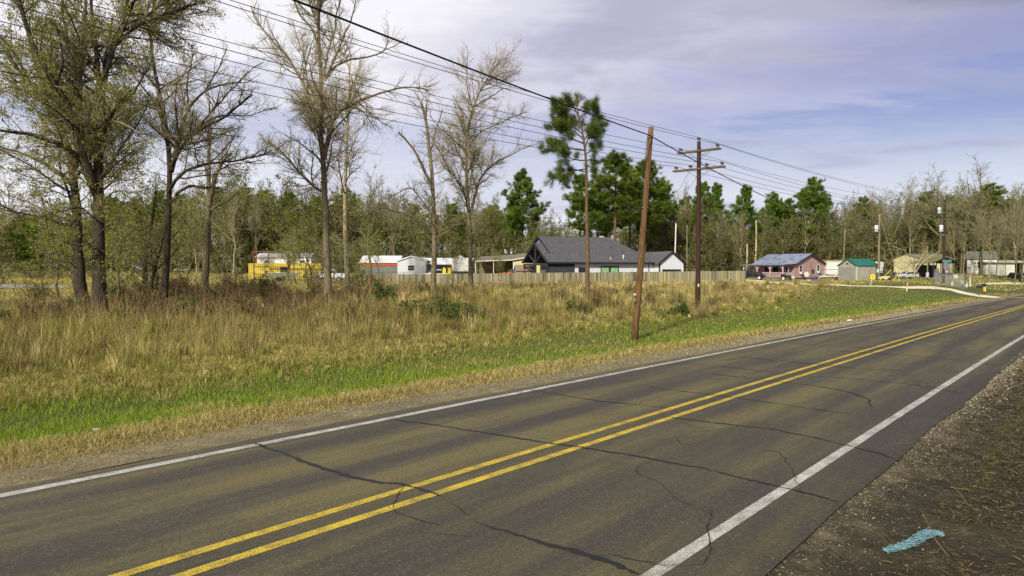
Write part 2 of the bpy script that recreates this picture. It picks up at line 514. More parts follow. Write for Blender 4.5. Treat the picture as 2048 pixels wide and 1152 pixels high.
for k, (w, pts) in enumerate([
    (0.075, [(505, 885), (560, 905), (640, 935), (700, 955), (760, 965), (800, 967), (850, 980), (887, 993)]), (0.09, [(955, 1045), (1040, 1072), (1100, 1092), (1180, 1112), (1300, 1156)]),
    (0.012, [(888, 995), (920, 1020), (960, 1046)]),
    (0.055, [(775, 838), (870, 850), (960, 864), (1080, 884), (1180, 898), (1270, 912), (1400, 936), (1500, 960), (1580, 978), (1640, 993), (1676, 1006)]),
    (0.045, [(1058, 779), (1110, 788), (1200, 803), (1280, 810), (1342, 818)]), (0.05, [(1330, 833), (1430, 846), (1540, 858), (1640, 878), (1690, 891), (1760, 907), (1790, 919)]),
    (0.035, [(1285, 773), (1400, 787), (1540, 805), (1620, 818), (1700, 828), (1768, 834)]), (0.05, [(1420, 748), (1540, 762), (1640, 773), (1700, 785), (1738, 800), (1744, 818)]),
    (0.05, [(1430, 732), (1590, 750), (1700, 757), (1830, 770), (1930, 787)]), (0.05, [(1480, 714), (1600, 726), (1720, 738), (1810, 741)]),
    (0.05, [(1640, 700), (1760, 707), (1880, 716), (2000, 731)]), (0.06, [(1560, 686), (1700, 694), (1790, 700)]), (0.06, [(1700, 672), (1850, 681), (1980, 690)]), (0.07, [(1790, 655), (1900, 660), (2010, 668)]),
    (0.014, [(1280, 925), (1275, 945), (1310, 962), (1330, 980), (1355, 998), (1390, 1013), (1400, 1019), (1422, 1022), (1414, 1060), (1424, 1096), (1405, 1130), (1330, 1132), (1240, 1115), (1200, 1108)]),
    (0.014, [(1500, 898), (1560, 905), (1580, 935), (1588, 962), (1602, 982)]), (0.014, [(805, 972), (790, 1010), (793, 1028), (850, 1046), (880, 1052)]),
    (0.012, [(820, 1060), (900, 1072), (980, 1076)]), (0.012, [(1350, 872), (1360, 886), (1400, 894)]), (0.012, [(1380, 866), (1420, 862), (1350, 842)])]):
    ribbon(pts, w, 40 + k)
def ground_ribbon(name, pts, w, m, dz=0.03, n=90, wob=0.25, seed=0):
    rg = np.random.default_rng(seed)
    P = np.array([[p.x, p.y] for p in pts])
    d = np.r_[0, np.cumsum(np.linalg.norm(np.diff(P, axis=0), axis=1))]
    s = np.linspace(0, d[-1], n)
    Q = np.stack([np.interp(s, d, P[:, k]) for k in (0, 1)], 1)
    tg = np.gradient(Q, axis=0)
    tg /= np.linalg.norm(tg, axis=1, keepdims=True)
    nr = np.stack([-tg[:, 1], tg[:, 0]], 1)
    wd = np.interp(s, d, w)[:, None]
    k = 5
    rows = [Q + nr * (wd * (j / (k - 1) - 0.5) + (rg.normal(0, wob, (n, 1)) * 0.4 if j in (0, k - 1) else 0)) for j in range(k)]
    V = np.stack(rows, 1).reshape(-1, 2)
    z = terr(V[:, 0], V[:, 1]) + dz
    Qd = [(i * k + j, i * k + j + 1, (i + 1) * k + j + 1, (i + 1) * k + j) for i in range(n - 1) for j in range(k - 1)]
    return tag(mesh_np(name, np.c_[V, z], Qd, None, m), kind="structure")
LIME = mat("crushed_limestone", C(216, 206, 174), C(190, 178, 146), 1.2, 0.95, 0.4)
a, b = to_xy(0.6, 96.0)
ground_ribbon("gravel_road", [Vector((float(a), float(b), 0))] + [hit(*p) for p in ((1900, 579), (1800, 576), (1700, 572.5), (1600, 569))] + [gnd(1500, 118), gnd(1440, 132)], [5.5, 2.3, 2.1, 3.0, 3.0, 3.0, 3.0], LIME, 0.05)
ground_ribbon("driveway", [hit(1958, 568.5), hit(2048, 568.2), hit(2120, 568)], [0.9, 1.2, 1.2], LIME, 0.05, 30)
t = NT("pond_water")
t.col(C(148, 158, 162))  # pale base colour paints in the bright sky reflection
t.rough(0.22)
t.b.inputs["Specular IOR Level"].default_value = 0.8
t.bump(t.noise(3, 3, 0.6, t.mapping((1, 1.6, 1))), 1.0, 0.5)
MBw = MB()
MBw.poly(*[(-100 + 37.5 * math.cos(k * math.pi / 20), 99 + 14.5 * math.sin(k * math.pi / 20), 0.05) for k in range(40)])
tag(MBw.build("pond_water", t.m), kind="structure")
# ---------------------------------------------------------------- poles, wires
def bark(name, c1, c2, sc=(9, 9, 1.2), bump=0.6):
    return mat(name, c1, c2, 2.0, 0.92, bump, sc, bdist=0.03)
POLE_OLD = bark("weathered_pole", C(126, 94, 58), C(58, 43, 27), (16, 16, 0.6))
POLE_DK = bark("creosote_pole", C(74, 50, 38), C(48, 33, 27), (14, 14, 0.6))
POLE_GREY = bark("grey_pole", C(140, 128, 100), C(102, 92, 70), (14, 14, 0.6))
ARM = mat("crossarm_wood", C(112, 100, 76), C(78, 68, 52), 3, 0.9, 0.4, (2, 12, 12))
STEEL = mat("galvanised_steel", C(150, 150, 148), C(118, 118, 116), 6, 0.45, metal=0.6)
PORC = mat("grey_porcelain", C(88, 86, 84), C(66, 62, 60), 6, 0.3)
TANK = mat("transformer_paint", C(206, 208, 208), C(176, 178, 178), 4, 0.5)
CABLE = mat("black_cable", (0.012, 0.012, 0.013), (0.02, 0.02, 0.02), 4, 0.6)
WIREM = mat("dull_wire", (0.05, 0.05, 0.055), (0.03, 0.03, 0.03), 4, 0.6)
PLY = mat("yellow_plastic", C(232, 204, 50), C(210, 182, 40), 3, 0.5)
WPAINT = mat("white_paint", C(214, 212, 204), C(190, 188, 178), 2, 0.6)
BLACKM = mat("black_metal", (0.02, 0.02, 0.022), (0.035, 0.034, 0.033), 4, 0.5)
RUBBER = mat("tyre_rubber", (0.018, 0.018, 0.018), (0.03, 0.029, 0.027), 8, 0.85)
GLASS = mat("dark_window_glass", (0.02, 0.024, 0.028), (0.03, 0.034, 0.04), 1, 0.08)
def pole_mesh(name, base, top, r0, r1, m, root, n=14):
    b, tp = Vector(base), Vector(top)
    pts, rs = [], []
    rg = random.Random(hash(name) % 999)
    for i in range(9):
        k = i / 8
        pts.append(b.lerp(tp, k) + Vector((rg.uniform(-1, 1), rg.uniform(-1, 1), 0)) * 0.008)
        rs.append(r0 + (r1 - r0) * k)
    return MB().tube(pts, rs, n).build(name, m, root, True)
pl = hit(1268, 680)
ltop = at(1302, 254, pl.y + 0.35)
r = thing("utility_pole", "bare leaning brown wooden pole without crossarms at the green verge", "utility pole", pl)
pole_mesh("pole", (0, 0, -0.4), ltop - pl, 0.165, 0.115, POLE_OLD, r)
cb = at(1301, 272, pl.y + 0.2) - pl
MB().tube([cb + Vector((-0.16, -0.1, 0)), cb + Vector((0.16, -0.1, 0.0))], 0.02, 6).build("cable_clamp", STEEL, r)
lw = ltop - pl
MB().tube([cb + Vector((-0.14, -0.05, 0)), cb + Vector((-0.22, -0.02, -0.6)), lw * 0.7 + Vector((-0.19, 0, 0)), lw * 0.55 + Vector((-0.15, 0, 0))], 0.012, 5).build("ground_wire", CABLE, r)
for zz_, cc_ in ((1.75, 'plate'), (2.05, 'plate')):
    MB().box(-.045, .045, -.185, -.175, zz_, zz_ + (.16 if zz_ < 2 else .07)).build('pole_tag', STEEL if zz_ < 2 else WPAINT, r)
for kz, kx, ky in ((.62, .16, .09), (.9, .14, .06)): MB().tube([lw * kz + Vector((-kx, -ky, 0)), lw * kz + Vector((kx, -ky, 0))], .018, 6).build('bolt', STEEL, r)
# the double-crossarm pole and its neighbours; ARMD points along the crossarms
def insulator(root, p):
    return MB().tube([p, p + Vector((0, 0, .10)), p + Vector((0, 0, .12)), p + Vector((0, 0, .17)), p + Vector((0, 0, .19)), p + Vector((0, 0, .25)), p + Vector((0, 0, .27))], [.02, .02, .075, .055, .085, .05, .03], 8).build("insulator", PORC, root, True)
def crossarm(root, c, d, l, tw=True):
    for s in ((-0.13, 0.13) if tw else (0.13,)):
        n = Vector((-d.y, d.x, 0)) * s
        MB().beam(c - d * l / 2 + n, c + d * l / 2 + n, 0.09, 0.12).build("crossarm", ARM, root, bevel=0.008)
        for k in (-1, 1):
            MB().beam(c + d * k * l * 0.25 + n * 1.3 - Vector((0, 0, 0.05)), c + n * 1.1 - Vector((0, 0, 0.62)), 0.035, 0.012).build("brace", STEEL, root)
ARMD = Vector((math.cos(math.radians(-41)), math.sin(math.radians(-41)), 0))
p2 = hit(1395, 626)
h2 = (at(1395, 283, p2.y) - p2).z
r2 = thing("utility_pole", "dark wooden utility pole with two double crossarms, nearest pole with crossarms", "utility pole", p2, 0, "power line poles")
pole_mesh("pole", (0, 0, -0.4), (0, 0, h2), 0.17, 0.125, POLE_DK, r2)
zt, zb = (at(1395, 302, p2.y) - p2).z, (at(1395, 338, p2.y) - p2).z
crossarm(r2, Vector((0, 0, zt)), ARMD, 3.1)
crossarm(r2, Vector((0, 0, zb)), ARMD, 3.75)
MB().beam((0, 0, h2 - .35), (0, 0, h2 + .02), .05).build("pole_top_bracket", STEEL, r2)
MB().box(-.05, .05, -.19, -.18, 1.8, 2.0).build('pole_tag', WPAINT, r2)
MB().tube([Vector((.155, -.06, 0)), Vector((.15, -.06, h2 * .5)), Vector((.13, -.06, h2 - .4))], .014, 5).build('ground_wire', CABLE, r2)
AT2 = [Vector((0, 0, h2 + 0.02))]
AT2 += [Vector((0, 0, zt + 0.06)) + ARMD * k for k in (-1.35, 1.35)]
AT2 += [Vector((0, 0, zb + 0.06)) + ARMD * k for k in (-1.68, -0.6, 0.6, 1.68)]
for q in AT2:
    for s in (-0.13, 0.13): insulator(r2, q + Vector((-ARMD.y, ARMD.x, 0)) * s)
ATW2 = [p2 + q + Vector((0, 0, 0.26)) for q in AT2]
P4Y = 96
p4 = gnd(1887, P4Y)
h4 = (at(1887, 399, P4Y) - p4).z
r4 = thing("utility_pole", "dark utility pole with transformer rising inside the chain link enclosure", "utility pole", p4, 0, "power line poles")
pole_mesh("pole", (0, 0, -0.3), (0, 0, h4), 0.2, 0.15, POLE_DK, r4)
D4 = Vector((math.cos(math.radians(-41)), math.sin(math.radians(-41)), 0))
zz4 = [(at(1887, y, P4Y) - p4).z for y in (408, 426, 439)]
for z in zz4: crossarm(r4, Vector((0, 0, z)), D4, 2.4)
for i, z in enumerate(zz4):
    for k in (-1.0, -0.4, 0.4, 1.0): insulator(r4, Vector((0, 0, z + .06)) + D4 * k)
def transformer(root, p, s=1.0):
    MB().tube([p, p + Vector((0, 0, .05)), p + Vector((0, 0, .85 * s)), p + Vector((0, 0, .95 * s))], [.22 * s, .26 * s, .26 * s, .2 * s], 14).build("transformer", TANK, root, True)
    for k in (-1, 1): MB().tube([p + Vector((k * .1, 0, .93 * s)), p + Vector((k * .14, 0, 1.25 * s))], [.05, .03], 7).build("bushing", PORC, root)
transformer(r4, Vector((-.5, -.1, (at(1887, 464, P4Y) - p4).z)))
transformer(r4, Vector((-.62, .2, (at(1887, 427, P4Y) - p4).z)), 0.9)
MB().beam((-.5, -.1, (at(1887, 470, P4Y) - p4).z), (0, 0, (at(1887, 470, P4Y) - p4).z), .3, .2).build("bracket", STEEL, r4)
ATW4 = [p4 + Vector((0, 0, h4)) ] + [p4 + D4 * k + Vector((0, 0, zz4[0] + .3)) for k in (-1, 1)] + [p4 + D4 * k + Vector((0, 0, zz4[1] + .3)) for k in (-1, -.4, .4, 1)]
P3Y = 104
p3 = gnd(1757, P3Y)
h3 = (at(1757, 428, P3Y) - p3).z
r3 = thing("utility_pole", "grey utility pole with transformer at the corner of the green roofed shed", "utility pole", p3, 0, "power line poles")
pole_mesh("pole", (0, 0, -0.3), (0, 0, h3), 0.19, 0.14, POLE_GREY, r3)
MB().beam((-1.5, 0, h3 - .25), (1.4, .25, h3 - .15), .11, .13).build("crossarm", ARM, r3)
transformer(r3, Vector((-.48, -.1, (at(1757, 464, P3Y) - p3).z)), 1.05)
MB().beam((-.48, -.1, (at(1757, 458, P3Y) - p3).z), (0, 0, (at(1757, 458, P3Y) - p3).z), .2, .15).build("bracket", STEEL, r3)
mb = MB().beam((-.2, -.16, (at(1757, 545, P3Y) - p3).z), (-.2, -.16, (at(1757, 538, P3Y) - p3).z), .3, .16)
mb.build("meter_box", TANK, r3)
# the pole the wires come from stands beyond the frame
pa, pb = to_xy(10.3, -20.0)
p0 = Vector((float(pa), float(pb), float(terr(pa, pb))))
r0_ = thing("utility_pole", "dark utility pole with two crossarms standing next along the line outside the photo", "utility pole", p0, 0, "power line poles")
pole_mesh("pole", (0, 0, -0.3), (0, 0, h2), 0.17, 0.125, POLE_DK, r0_)
crossarm(r0_, Vector((0, 0, zt)), ARMD, 3.1)
crossarm(r0_, Vector((0, 0, zb)), ARMD, 3.75)
for q in AT2: insulator(r0_, q)
ATW0 = [p0 + q + Vector((0, 0, 0.26)) for q in AT2]
def wire(name, label, a, b, sag, rad, m, cat="power line", group=None, n=40, prop=0.0):
    pts = [a.lerp(b, i / n) - Vector((0, 0, 4 * sag * (i / n) * (1 - i / n))) for i in range(n + 1)]
    o = MB().tube(pts, rad, 5).build(name, m, None, True)
    return tag(o, label, cat, group)
POS = ["from the pole top", "from the left end of the upper crossarm", "from the right end of the upper crossarm", "from the leftmost insulator of the lower crossarm",
       "from the inner left insulator of the lower crossarm", "from the inner right insulator of the lower crossarm", "from the rightmost insulator of the lower crossarm"]
SAG = [0.75, 1.0, 0.85, 1.15, 1.1, 1.0, 1.05]
for i in range(7):
    wire("power_line", "overhead wire running left " + POS[i], ATW0[i], ATW2[i], SAG[i], 0.013, WIREM, group="overhead power lines")
    wire("power_line", "overhead wire running right " + POS[i], ATW2[i] + Vector((0.06, 0.06, 0)), ATW4[i], SAG[i] * 0.8, 0.013, WIREM, group="overhead power lines")
cw = pl + cb + Vector((0, -0.14, 0))
wire("cable", "thick black cable sagging from the leaning pole out of the top of the view", at(1301, 271, pl.y), Vector((-24, -16.5, 8.6)), .45, 0.026, CABLE, "cable")
wire("cable", "thick black cable from the leaning pole past the crossarms to the shed pole", at(1301, 272, pl.y), p3 + Vector((0, -.2, (at(1757, 459, P3Y) - p3).z)), 1.35, 0.026, CABLE, "cable")
wire("cable", "thin cable from the shed pole to the enclosure pole", p3 + Vector((0, 0, (at(1757, 461, P3Y) - p3).z)), p4 + Vector((0, 0, (at(1887, 478, P4Y) - p4).z)), .5, .02, WIREM, "cable")
wire("cable", "upper thin wire between the shed pole top and the enclosure pole", p3 + Vector((1.3, 0, h3)), p4 + Vector((-1, 0, zz4[1])), .25, .02, WIREM, "cable")
wire("cable", "thin cable running right from the enclosure pole towards the tall woods", p4 + Vector((0, 0, (at(1887, 456, P4Y) - p4).z)), at(2160, 466, 118), .6, .025, WIREM, "cable")
# guy wires with yellow guards
def guy(label, a, b, guard, rad=0.011, m=WIREM, gm=PLY):
    rt = thing("guy_wire", label, "guy wire", b)
    MB().tube([a - b, Vector((0, 0, -.1))], rad, 5).build("wire", m, rt)
    if guard:
        d = (a - b).normalized()
        MB().tube([d * 0.05, d * guard], 0.05 if guard > 3 else 0.035, 7).build("guard", gm, rt)
    return rt
gb = gnd(1229, 59, 0.0)
guy("steel guy wire from the crossarm pole to the yellow guard in dry grass", p2 + Vector((0, 0, zt - .3)), gb, 3.1)
guy("second steel guy wire from the lower crossarms of the double crossarm pole", p2 + Vector((0, 0, zb - .3)), gb + Vector((0.7, 0.9, 0)), 0)
for px, py0, px2, lab in ((1757, 566, 1782, "yellow guarded guy wire leaning beside the white cart"), (1783, 566, 1807, "yellow guarded guy wire leaning between white cart and silver suv")):
    b = gnd(px + 1, P3Y - 6)
    a = at(px2 + 40, 470, P3Y + 6)
    rt = thing("guy_wire", lab, "guy wire", b)
    dd = at(px2, 540, P3Y - 4) - b
    MB().tube([Vector((0, 0, 0)), dd], 0.04, 7).build("guard", PLY, rt)
    MB().tube([dd * .95, dd + (dd * 1.3)], 0.015, 5).build("wire", WIREM, rt)
b = gnd(1800, P3Y - 7)
rt = guy("pale guy wire running from the shed pole top down to the gravel", p3 + Vector((0.1, 0, h3 - .4)), b, 2.6, 0.025, mat("pale_wire", C(150, 140, 92), None, 3, 0.6), mat("cream_plastic", C(226, 216, 160), None, 3, 0.5))
for px, py0, Yp, wd, lab, m, lean in ((1687, 460, 122, .14, "bare grey service pole behind the white box trailer", POLE_GREY, 3), (1350, 447, 128, .15, "white topped pole rising behind the gable of the dark roofed house", WPAINT, 2),
                                (1374, 450, 118, .10, "thin pale pole behind the fence right of the dark roofed house", POLE_GREY, 0), (1855, 492, 112, .11, "thin service pole with grey meter box before the pale yellow house", POLE_GREY, 0),
                                (1018, 500, 150, .14, "dark pole with two white transformers above the tan house roof", POLE_DK, 0)):
    g = gnd(px - lean * .8, Yp)
    rt = thing("utility_pole", lab, "utility pole", g)
    tp = at(px + lean, py0, Yp) - g
    pole_mesh("pole", (0, 0, -.3), tp, wd, wd * .8, m, rt, 10)
    if px == 1018:
        for k in (-.75, .55): transformer(rt, tp + Vector((k, 0, -.9)), 1.15)
        MB().beam(tp + Vector((-.8, 0, -.5)), tp + Vector((.6, 0, -.5)), .1).build("bracket", STEEL, rt)
    if px == 1855:
        z = (at(1855, 549, Yp) - g).z
        MB().box(-.35, .05, -.3, -.1, z - .5, z + .35).build("meter_box", TANK, rt, bevel=.02)
# ---------------------------------------------------------------- fences
PICK = leafmat("cedar_pickets", 0.0, 0.9)
_t = PICK.node_tree
def plank_fence(label, A, B, top, seed, pw=0.14):
    rg = np.random.default_rng(seed)
    A, B = Vector(A), Vector(B)
    d = B - A
    d.z = 0
    ln = d.length
    d.normalize()
    nn = Vector((-d.y, d.x, 0))
    rt = thing("plank_fence", label, "fence", A, math.atan2(d.y, d.x))
    V, Q, K = [], [], []
    n = int(ln / pw)
    tone = 0
    for i in range(n):
        x = i * pw
        p = A + d * x
        g = float(terr(p.x, p.y)) - A.z
        zt_ = A.z * 0 + top[0] + (top[1] - top[0]) * i / n - A.z + rg.normal(0, .012)
        y = rg.normal(0, .006)
        tone = 0.7 * tone + rg.normal(0, .5)
        b = np.clip(1 + .17 * tone + rg.normal(0, .20), .45, 1.5)
        c = np.array(C(144, 137, 114)) * b * np.array([1, 1 - .02 * rg.random(), 1 - .12 * rg.random()])
        if rg.random() < .05: c = np.array(C(86, 74, 56))
        if rg.random() < .06: c = np.array(C(186, 168, 118))
        w = pw * rg.uniform(.90, .97)
        k = len(V)
        V += [(x, y, g - .1), (x + w, y, g - .1), (x + w, y, zt_), (x, y, zt_), (x, y + .018, g - .1), (x + w, y + .018, g - .1), (x + w, y + .018, zt_), (x, y + .018, zt_)]
        Q += [(k, k + 1, k + 2, k + 3), (k + 5, k + 4, k + 7, k + 6), (k + 3, k + 2, k + 6, k + 7), (k, k + 3, k + 7, k + 4), (k + 1, k + 5, k + 6, k + 2)]
        K += [c] * 8
    mesh_np("planks", np.array(V), Q, None, PICK, rt, np.array(K))
    for zf in (.25, .65, .95):
        zz = [t0 - A.z - 1.75 * (1 - zf) for t0 in top]
        MB().beam((0, .06, zz[0]), (ln, .06, zz[1]), .04, .09).build("rail", ARM, rt)
    for i in range(int(ln / 2.4) + 1):
        p = A + d * i * 2.4
        g = float(terr(p.x, p.y)) - A.z
        MB().box(i * 2.4, i * 2.4 + .09, .085, .175, g - .2, top[0] + (top[1] - top[0]) * i * 2.4 / ln - A.z - .05).build("post", ARM, rt)
    return rt
fa, fb = at(758, 549, 90), at(1493, 541.5, 108)
fa2, fb2 = Vector((fa.x, fa.y, float(terr(fa.x, fa.y)))), Vector((fb.x, fb.y, float(terr(fb.x, fb.y))))
plank_fence("long weathered wooden plank fence along the dry grass in front of the dark roofed house", fa2, fb2, (fa.z, fb.z), 5)
CHAIN = NT("chain_link")
CHAIN.col((0.30, 0.30, 0.29))
CHAIN.b.inputs["Metallic"].default_value = 0.5
CHAIN.rough(0.5)
_u = CHAIN.mapping((1, 1, 1), None, (0, math.radians(45), 0))
_sx = CHAIN.n("ShaderNodeSeparateXYZ")
CHAIN.l(_u, _sx.inputs[0])
_g = [CHAIN.math("LESS_THAN", CHAIN.math("FRACT", CHAIN.math("MULTIPLY", _sx.outputs[k], 14.0)), 0.13) for k in (0, 2)]
CHAIN.l(CHAIN.math("MAXIMUM", _g[0], _g[1]), CHAIN.b.inputs["Alpha"])
CHAIN = CHAIN.m
def chain_fence(name, label, pts, h, step=2.6, m=STEEL, net=CHAIN, posts=None):
    o0 = Vector(pts[0])
    rt = thing(name, label, "fence", o0)
    loc = [Vector(p) - o0 for p in pts]
    for a, b in zip(loc[:-1], loc[1:]):
        ln = (b - a).length
        k = max(1, round(ln / step))
        for i in range(k + 1):
            p = a.lerp(b, i / k)
            MB().tube([p - Vector((0, 0, .2)), p + Vector((0, 0, h + (.0 if posts is None else posts)))], .03, 7).build("post", m, rt)
        MB().tube([a + Vector((0, 0, h - .03)), b + Vector((0, 0, h - .03))], .022, 6).build("top_rail", m, rt)
        ang = math.atan2((b - a).y, (b - a).x)
        e = MB().poly((0, 0, .02), (ln, 0, .02 + b.z - a.z), (ln, 0, h - .05 + b.z - a.z), (0, 0, h - .05)).build("wire_mesh", net, rt)
        e.location, e.rotation_euler = a, (0, 0, ang)
    return rt
chain_fence("chain_link_fence", "chain link fence behind the left end of the plank fence", [gnd(722, 104), gnd(848, 108)], 1.55, 3.2)
chain_fence("chain_link_enclosure", "square galvanised chain link enclosure around the dark utility pole by the gravel road",
            [gnd(1868, 92), gnd(1931, 90), gnd(1929, 98.5), gnd(1877, 101), gnd(1868, 92)], 1.55, 1.5, posts=.45)
# ---------------------------------------------------------------- building helpers
def siding(name, c, step=0.18, rough=0.75, worn=None):
    if name in MATS: return MATS[name]
    t = NT(name)
    sx = t.n("ShaderNodeSeparateXYZ")
    t.l(t.co, sx.inputs[0])
    fr = t.math("FRACT", t.math("DIVIDE", sx.outputs[2], step))
    n = t.noise(2.5, 6, 0.65, t.mapping((1, 1, 7)))
    b = t.ramp(n, [(0.35, tuple(q * .86 for q in c)), (0.65, c)])
    if worn: b = t.mix(t.ramp(n, [(0.46, 0.0), (0.60, 0.9)]), b, worn)
    t.col(t.mix(t.ramp(fr, [(0.0, 0.75), (0.09, 0.0)]), b, tuple(q * .35 for q in c)))
    t.rough(rough)
    t.bump(fr, 0.5, 0.02)
    MATS[name] = t.m
    return t.m
def ribbed(name, c1, c2, step=0.25, axis=0, rough=0.45, metal=0.3, worn=None, bump=0.6):
    if name in MATS: return MATS[name]
    t = NT(name)
    sx = t.n("ShaderNodeSeparateXYZ")
    t.l(t.co, sx.inputs[0])
    w = t.math("SINE", t.math("MULTIPLY", sx.outputs[axis], 2 * math.pi / step))
    n = t.noise(1.2, 6, 0.65, t.mapping((1, 1, 1)))
    b = t.ramp(n, [(0.35, c1), (0.65, c2)])
    if worn: b = t.mix(t.ramp(n, [(0.56, 0.0), (0.66, 0.85)]), b, worn)
    t.col(b)
    t.rough(rough)
    t.b.inputs["Metallic"].default_value = metal
    t.bump(w, bump, 0.03)
    MATS[name] = t.m
    return t.m
t = NT("charcoal_shingles")
br = t.n("ShaderNodeTexBrick")
br.offset = 0.5
for k, x in ((1, (*C(94, 92, 95), 1)), (2, (*C(68, 66, 70), 1)), (3, (*C(34, 34, 38), 1)), (4, 3.2), (5, 0.02), (8, 0.9), (9, 0.42)): br.inputs[k].default_value = x
sx = t.n("ShaderNodeSeparateXYZ"); t.l(t.co, sx.inputs[0])
cx = t.n("ShaderNodeCombineXYZ"); t.l(sx.outputs[0], cx.inputs[0]); t.l(t.math("MULTIPLY", sx.outputs[2], 1.8), cx.inputs[1])
t.l(cx.outputs[0], br.inputs[0])
t.col(t.mix(t.ramp(t.noise(2.2, 6, 0.7), [(0.35, 0.0), (0.65, 0.5)]), br.outputs[0], C(84, 82, 84)))
t.rough(0.92)
t.bump(br.outputs[1], 0.25, 0.01)
SHING = t.m
DARKTRIM = mat("charcoal_trim", C(42, 43, 47), C(34, 35, 39), 3, 0.55)
WHITESID = siding("white_lap_siding", C(222, 224, 226))
def window(root, c, w, h, n, frame=WPAINT, pane=GLASS, mull=True, name="window", t=0.06, fw=0.07):
    """window centred at c (local), facing local direction n (unit, horizontal)"""
    n = Vector(n)
    a = Vector((-n.y, n.x, 0))
    up = Vector((0, 0, 1))
    c = Vector(c)
    mb = MB()
    for s in (-1, 1):
        mb.beam(c + a * s * (w / 2 - fw / 2) - up * h / 2 + n * t / 2, c + a * s * (w / 2 - fw / 2) + up * h / 2 + n * t / 2, t, fw) if abs(n.x) > 2 else mb.add(*_bx(c + a * s * (w / 2 - fw / 2) + n * t / 2, a, n, fw, t, h))
    for z in (-1, 1): mb.add(*_bx(c + up * z * (h / 2 - fw / 2) + n * t / 2, a, n, w - 2 * fw - .002, t, fw))
    if mull: mb.add(*_bx(c + n * t * .45, a, n, w - 2 * fw - .002, t * .7, .045))
    f = mb.build(name, frame, root)
    MB().add(*_bx(c + n * .012, a, n, w - 2 * fw, .02, h - 2 * fw)).build("pane", pane, f)
    return f
def _bx(c, a, n, w, d, h):
    up = Vector((0, 0, 1))
    vs = [c + a * i * w / 2 + n * j * d / 2 + up * k * h / 2 for k in (-1, 1) for j in (-1, 1) for i in (-1, 1)]
    return vs, [(0, 2, 3, 1), (4, 5, 7, 6), (0, 1, 5, 4), (2, 6, 7, 3), (0, 4, 6, 2), (1, 3, 7, 5)]
def roof_prism(x0, x1, y0, y1, ze, zr, oh, th, axis="x"):
    ym = (y0 + y1) / 2
    sl = (zr - ze) / (ym - y0)
    a, b = y0 - oh, y1 + oh
    zo = ze - sl * oh
    return MB().prism([(a, zo), (ym, zr), (b, zo), (b, zo + th), (ym, zr + th * 1.15), (a, zo + th)], x0 - oh * .6, x1 + oh * .6, axis)
def gable_box(root, x0, x1, y0, y1, z0, ze, zr, wm, rm, oh=.35, th=.14, trim=None, axis="x"):
    ym = (y0 + y1) / 2
    MB().prism([(y0, z0), (y1, z0), (y1, ze - .006), (ym, zr - .006), (y0, ze - .006)], x0, x1, axis).build("wall", wm, root)
    rf = roof_prism(x0, x1, y0, y1, ze, zr, oh, th, axis).build("roof", rm, root)
    if trim:
        for xe in (x0 - oh * .6 - .03, x1 + oh * .6 + .03):
            sl = (zr - ze) / (ym - y0)
            for s in (-1, 1):
                p, q = (xe, ym + s * (ym - y0 + oh), ze - sl * oh + th * .4), (xe, ym, zr + th * .4)
                if axis == "y": p, q = (p[1], p[0], p[2]), (q[1], q[0], q[2])
                MB().beam(p, q, .05, th + .1).build("bargeboard", trim, rf)
    return rf
# ---------------------------------------------------------------- the dark-roofed house behind the fence
def v2(p, z): return Vector((p[0], p[1], z))
hx = at(1095, 525, 100)
g0 = float(terr(hx.x + 6, hx.y + 6))
A20 = math.radians(20)
ze = hx.z - g0
rt = thing("house", "low white sided house with a broad charcoal shingle roof behind the plank fence", "house", (hx.x, hx.y, g0), A20)
ZR, ZP = ze + 4.0, ze + 2.75
LM, RX = 18.0, 13.4
# walls
MB().box(4.6, LM, 0.55, 13.4, -.3, ze - .02).build("wall", WHITESID, rt)
# main roof: hipped at the right end, gabled at the left above the porch roof
mb = MB()
e = .0
R0, R1 = Vector((1.6, 7, ZR)), Vector((RX, 7, ZR))
zq = lambda y: ze + (ZR - ze) * min(y, 14 - y) / 7
mb.poly((0, e, ze), (LM + .4, e, ze), R1, R0 + Vector((-.3, 0, 0)), (1.3, 5, zq(5)), (0, 5, zq(5)))
mb.poly((LM + .4, e, ze), (LM + .4, 14, ze), R1)
mb.poly((LM + .4, 14, ze), (1.3, 14, ze), R0 + Vector((-.3, 0, 0)), R1)
rf = mb.build("roof", SHING, rt)
so_ = rf.modifiers.new("thickness", "SOLIDIFY"); so_.thickness = .13
mb = MB().poly((0, 5, zq(5) - .002), (0, 10, ze), (1.6, 10, ze), (1.6, 5, zq(5) - .002))
pr = mb.build("porch_roof", SHING, rt)
so_ = pr.modifiers.new("thickness", "SOLIDIFY"); so_.thickness = .13
MB().poly((1.55, 2.8, zq(2.8) + .12), (1.55, 11.2, zq(2.8) + .12), (1.55, 7, ZR - .25)).build("gable_end", mat("grey_gable_board", C(120, 122, 134), C(104, 106, 116), 3, .8), rt)
for s in (1, -1):
    MB().beam((1.3, 7 + s * .02, ZR + .02), (1.3, 7 + s * 4.6, zq(2.4) + .02), .10, .26).build("bargeboard", DARKTRIM, rt)
    MB().beam((-.06, 5 + s * .02, zq(5) + .02), (-.06, 5 + s * 5, ze + .02), .10, .28).build("bargeboard", DARKTRIM, rt)
MB().beam((-.05, -.07, ze - .05), (LM + .4, -.07, ze - .05), .10, .22).build("gutter", DARKTRIM, rt)
TIMB = mat("charcoal_timber", C(54, 56, 60), C(42, 44, 48), 3, .75)
tr = MB().beam((.12, .2, ze - .25), (.12, 9.8, ze - .25), .2, .28)
tr.beam((.12, 5, ze), (.12, 5, zq(5) - .15), .2, .22)
for s in (-1, 1): tr.beam((.12, 5, ze - .1), (.12, 5 + s * 2.4, zq(2.4) - .2), .2, .18)
tr.build("truss", TIMB, rt)
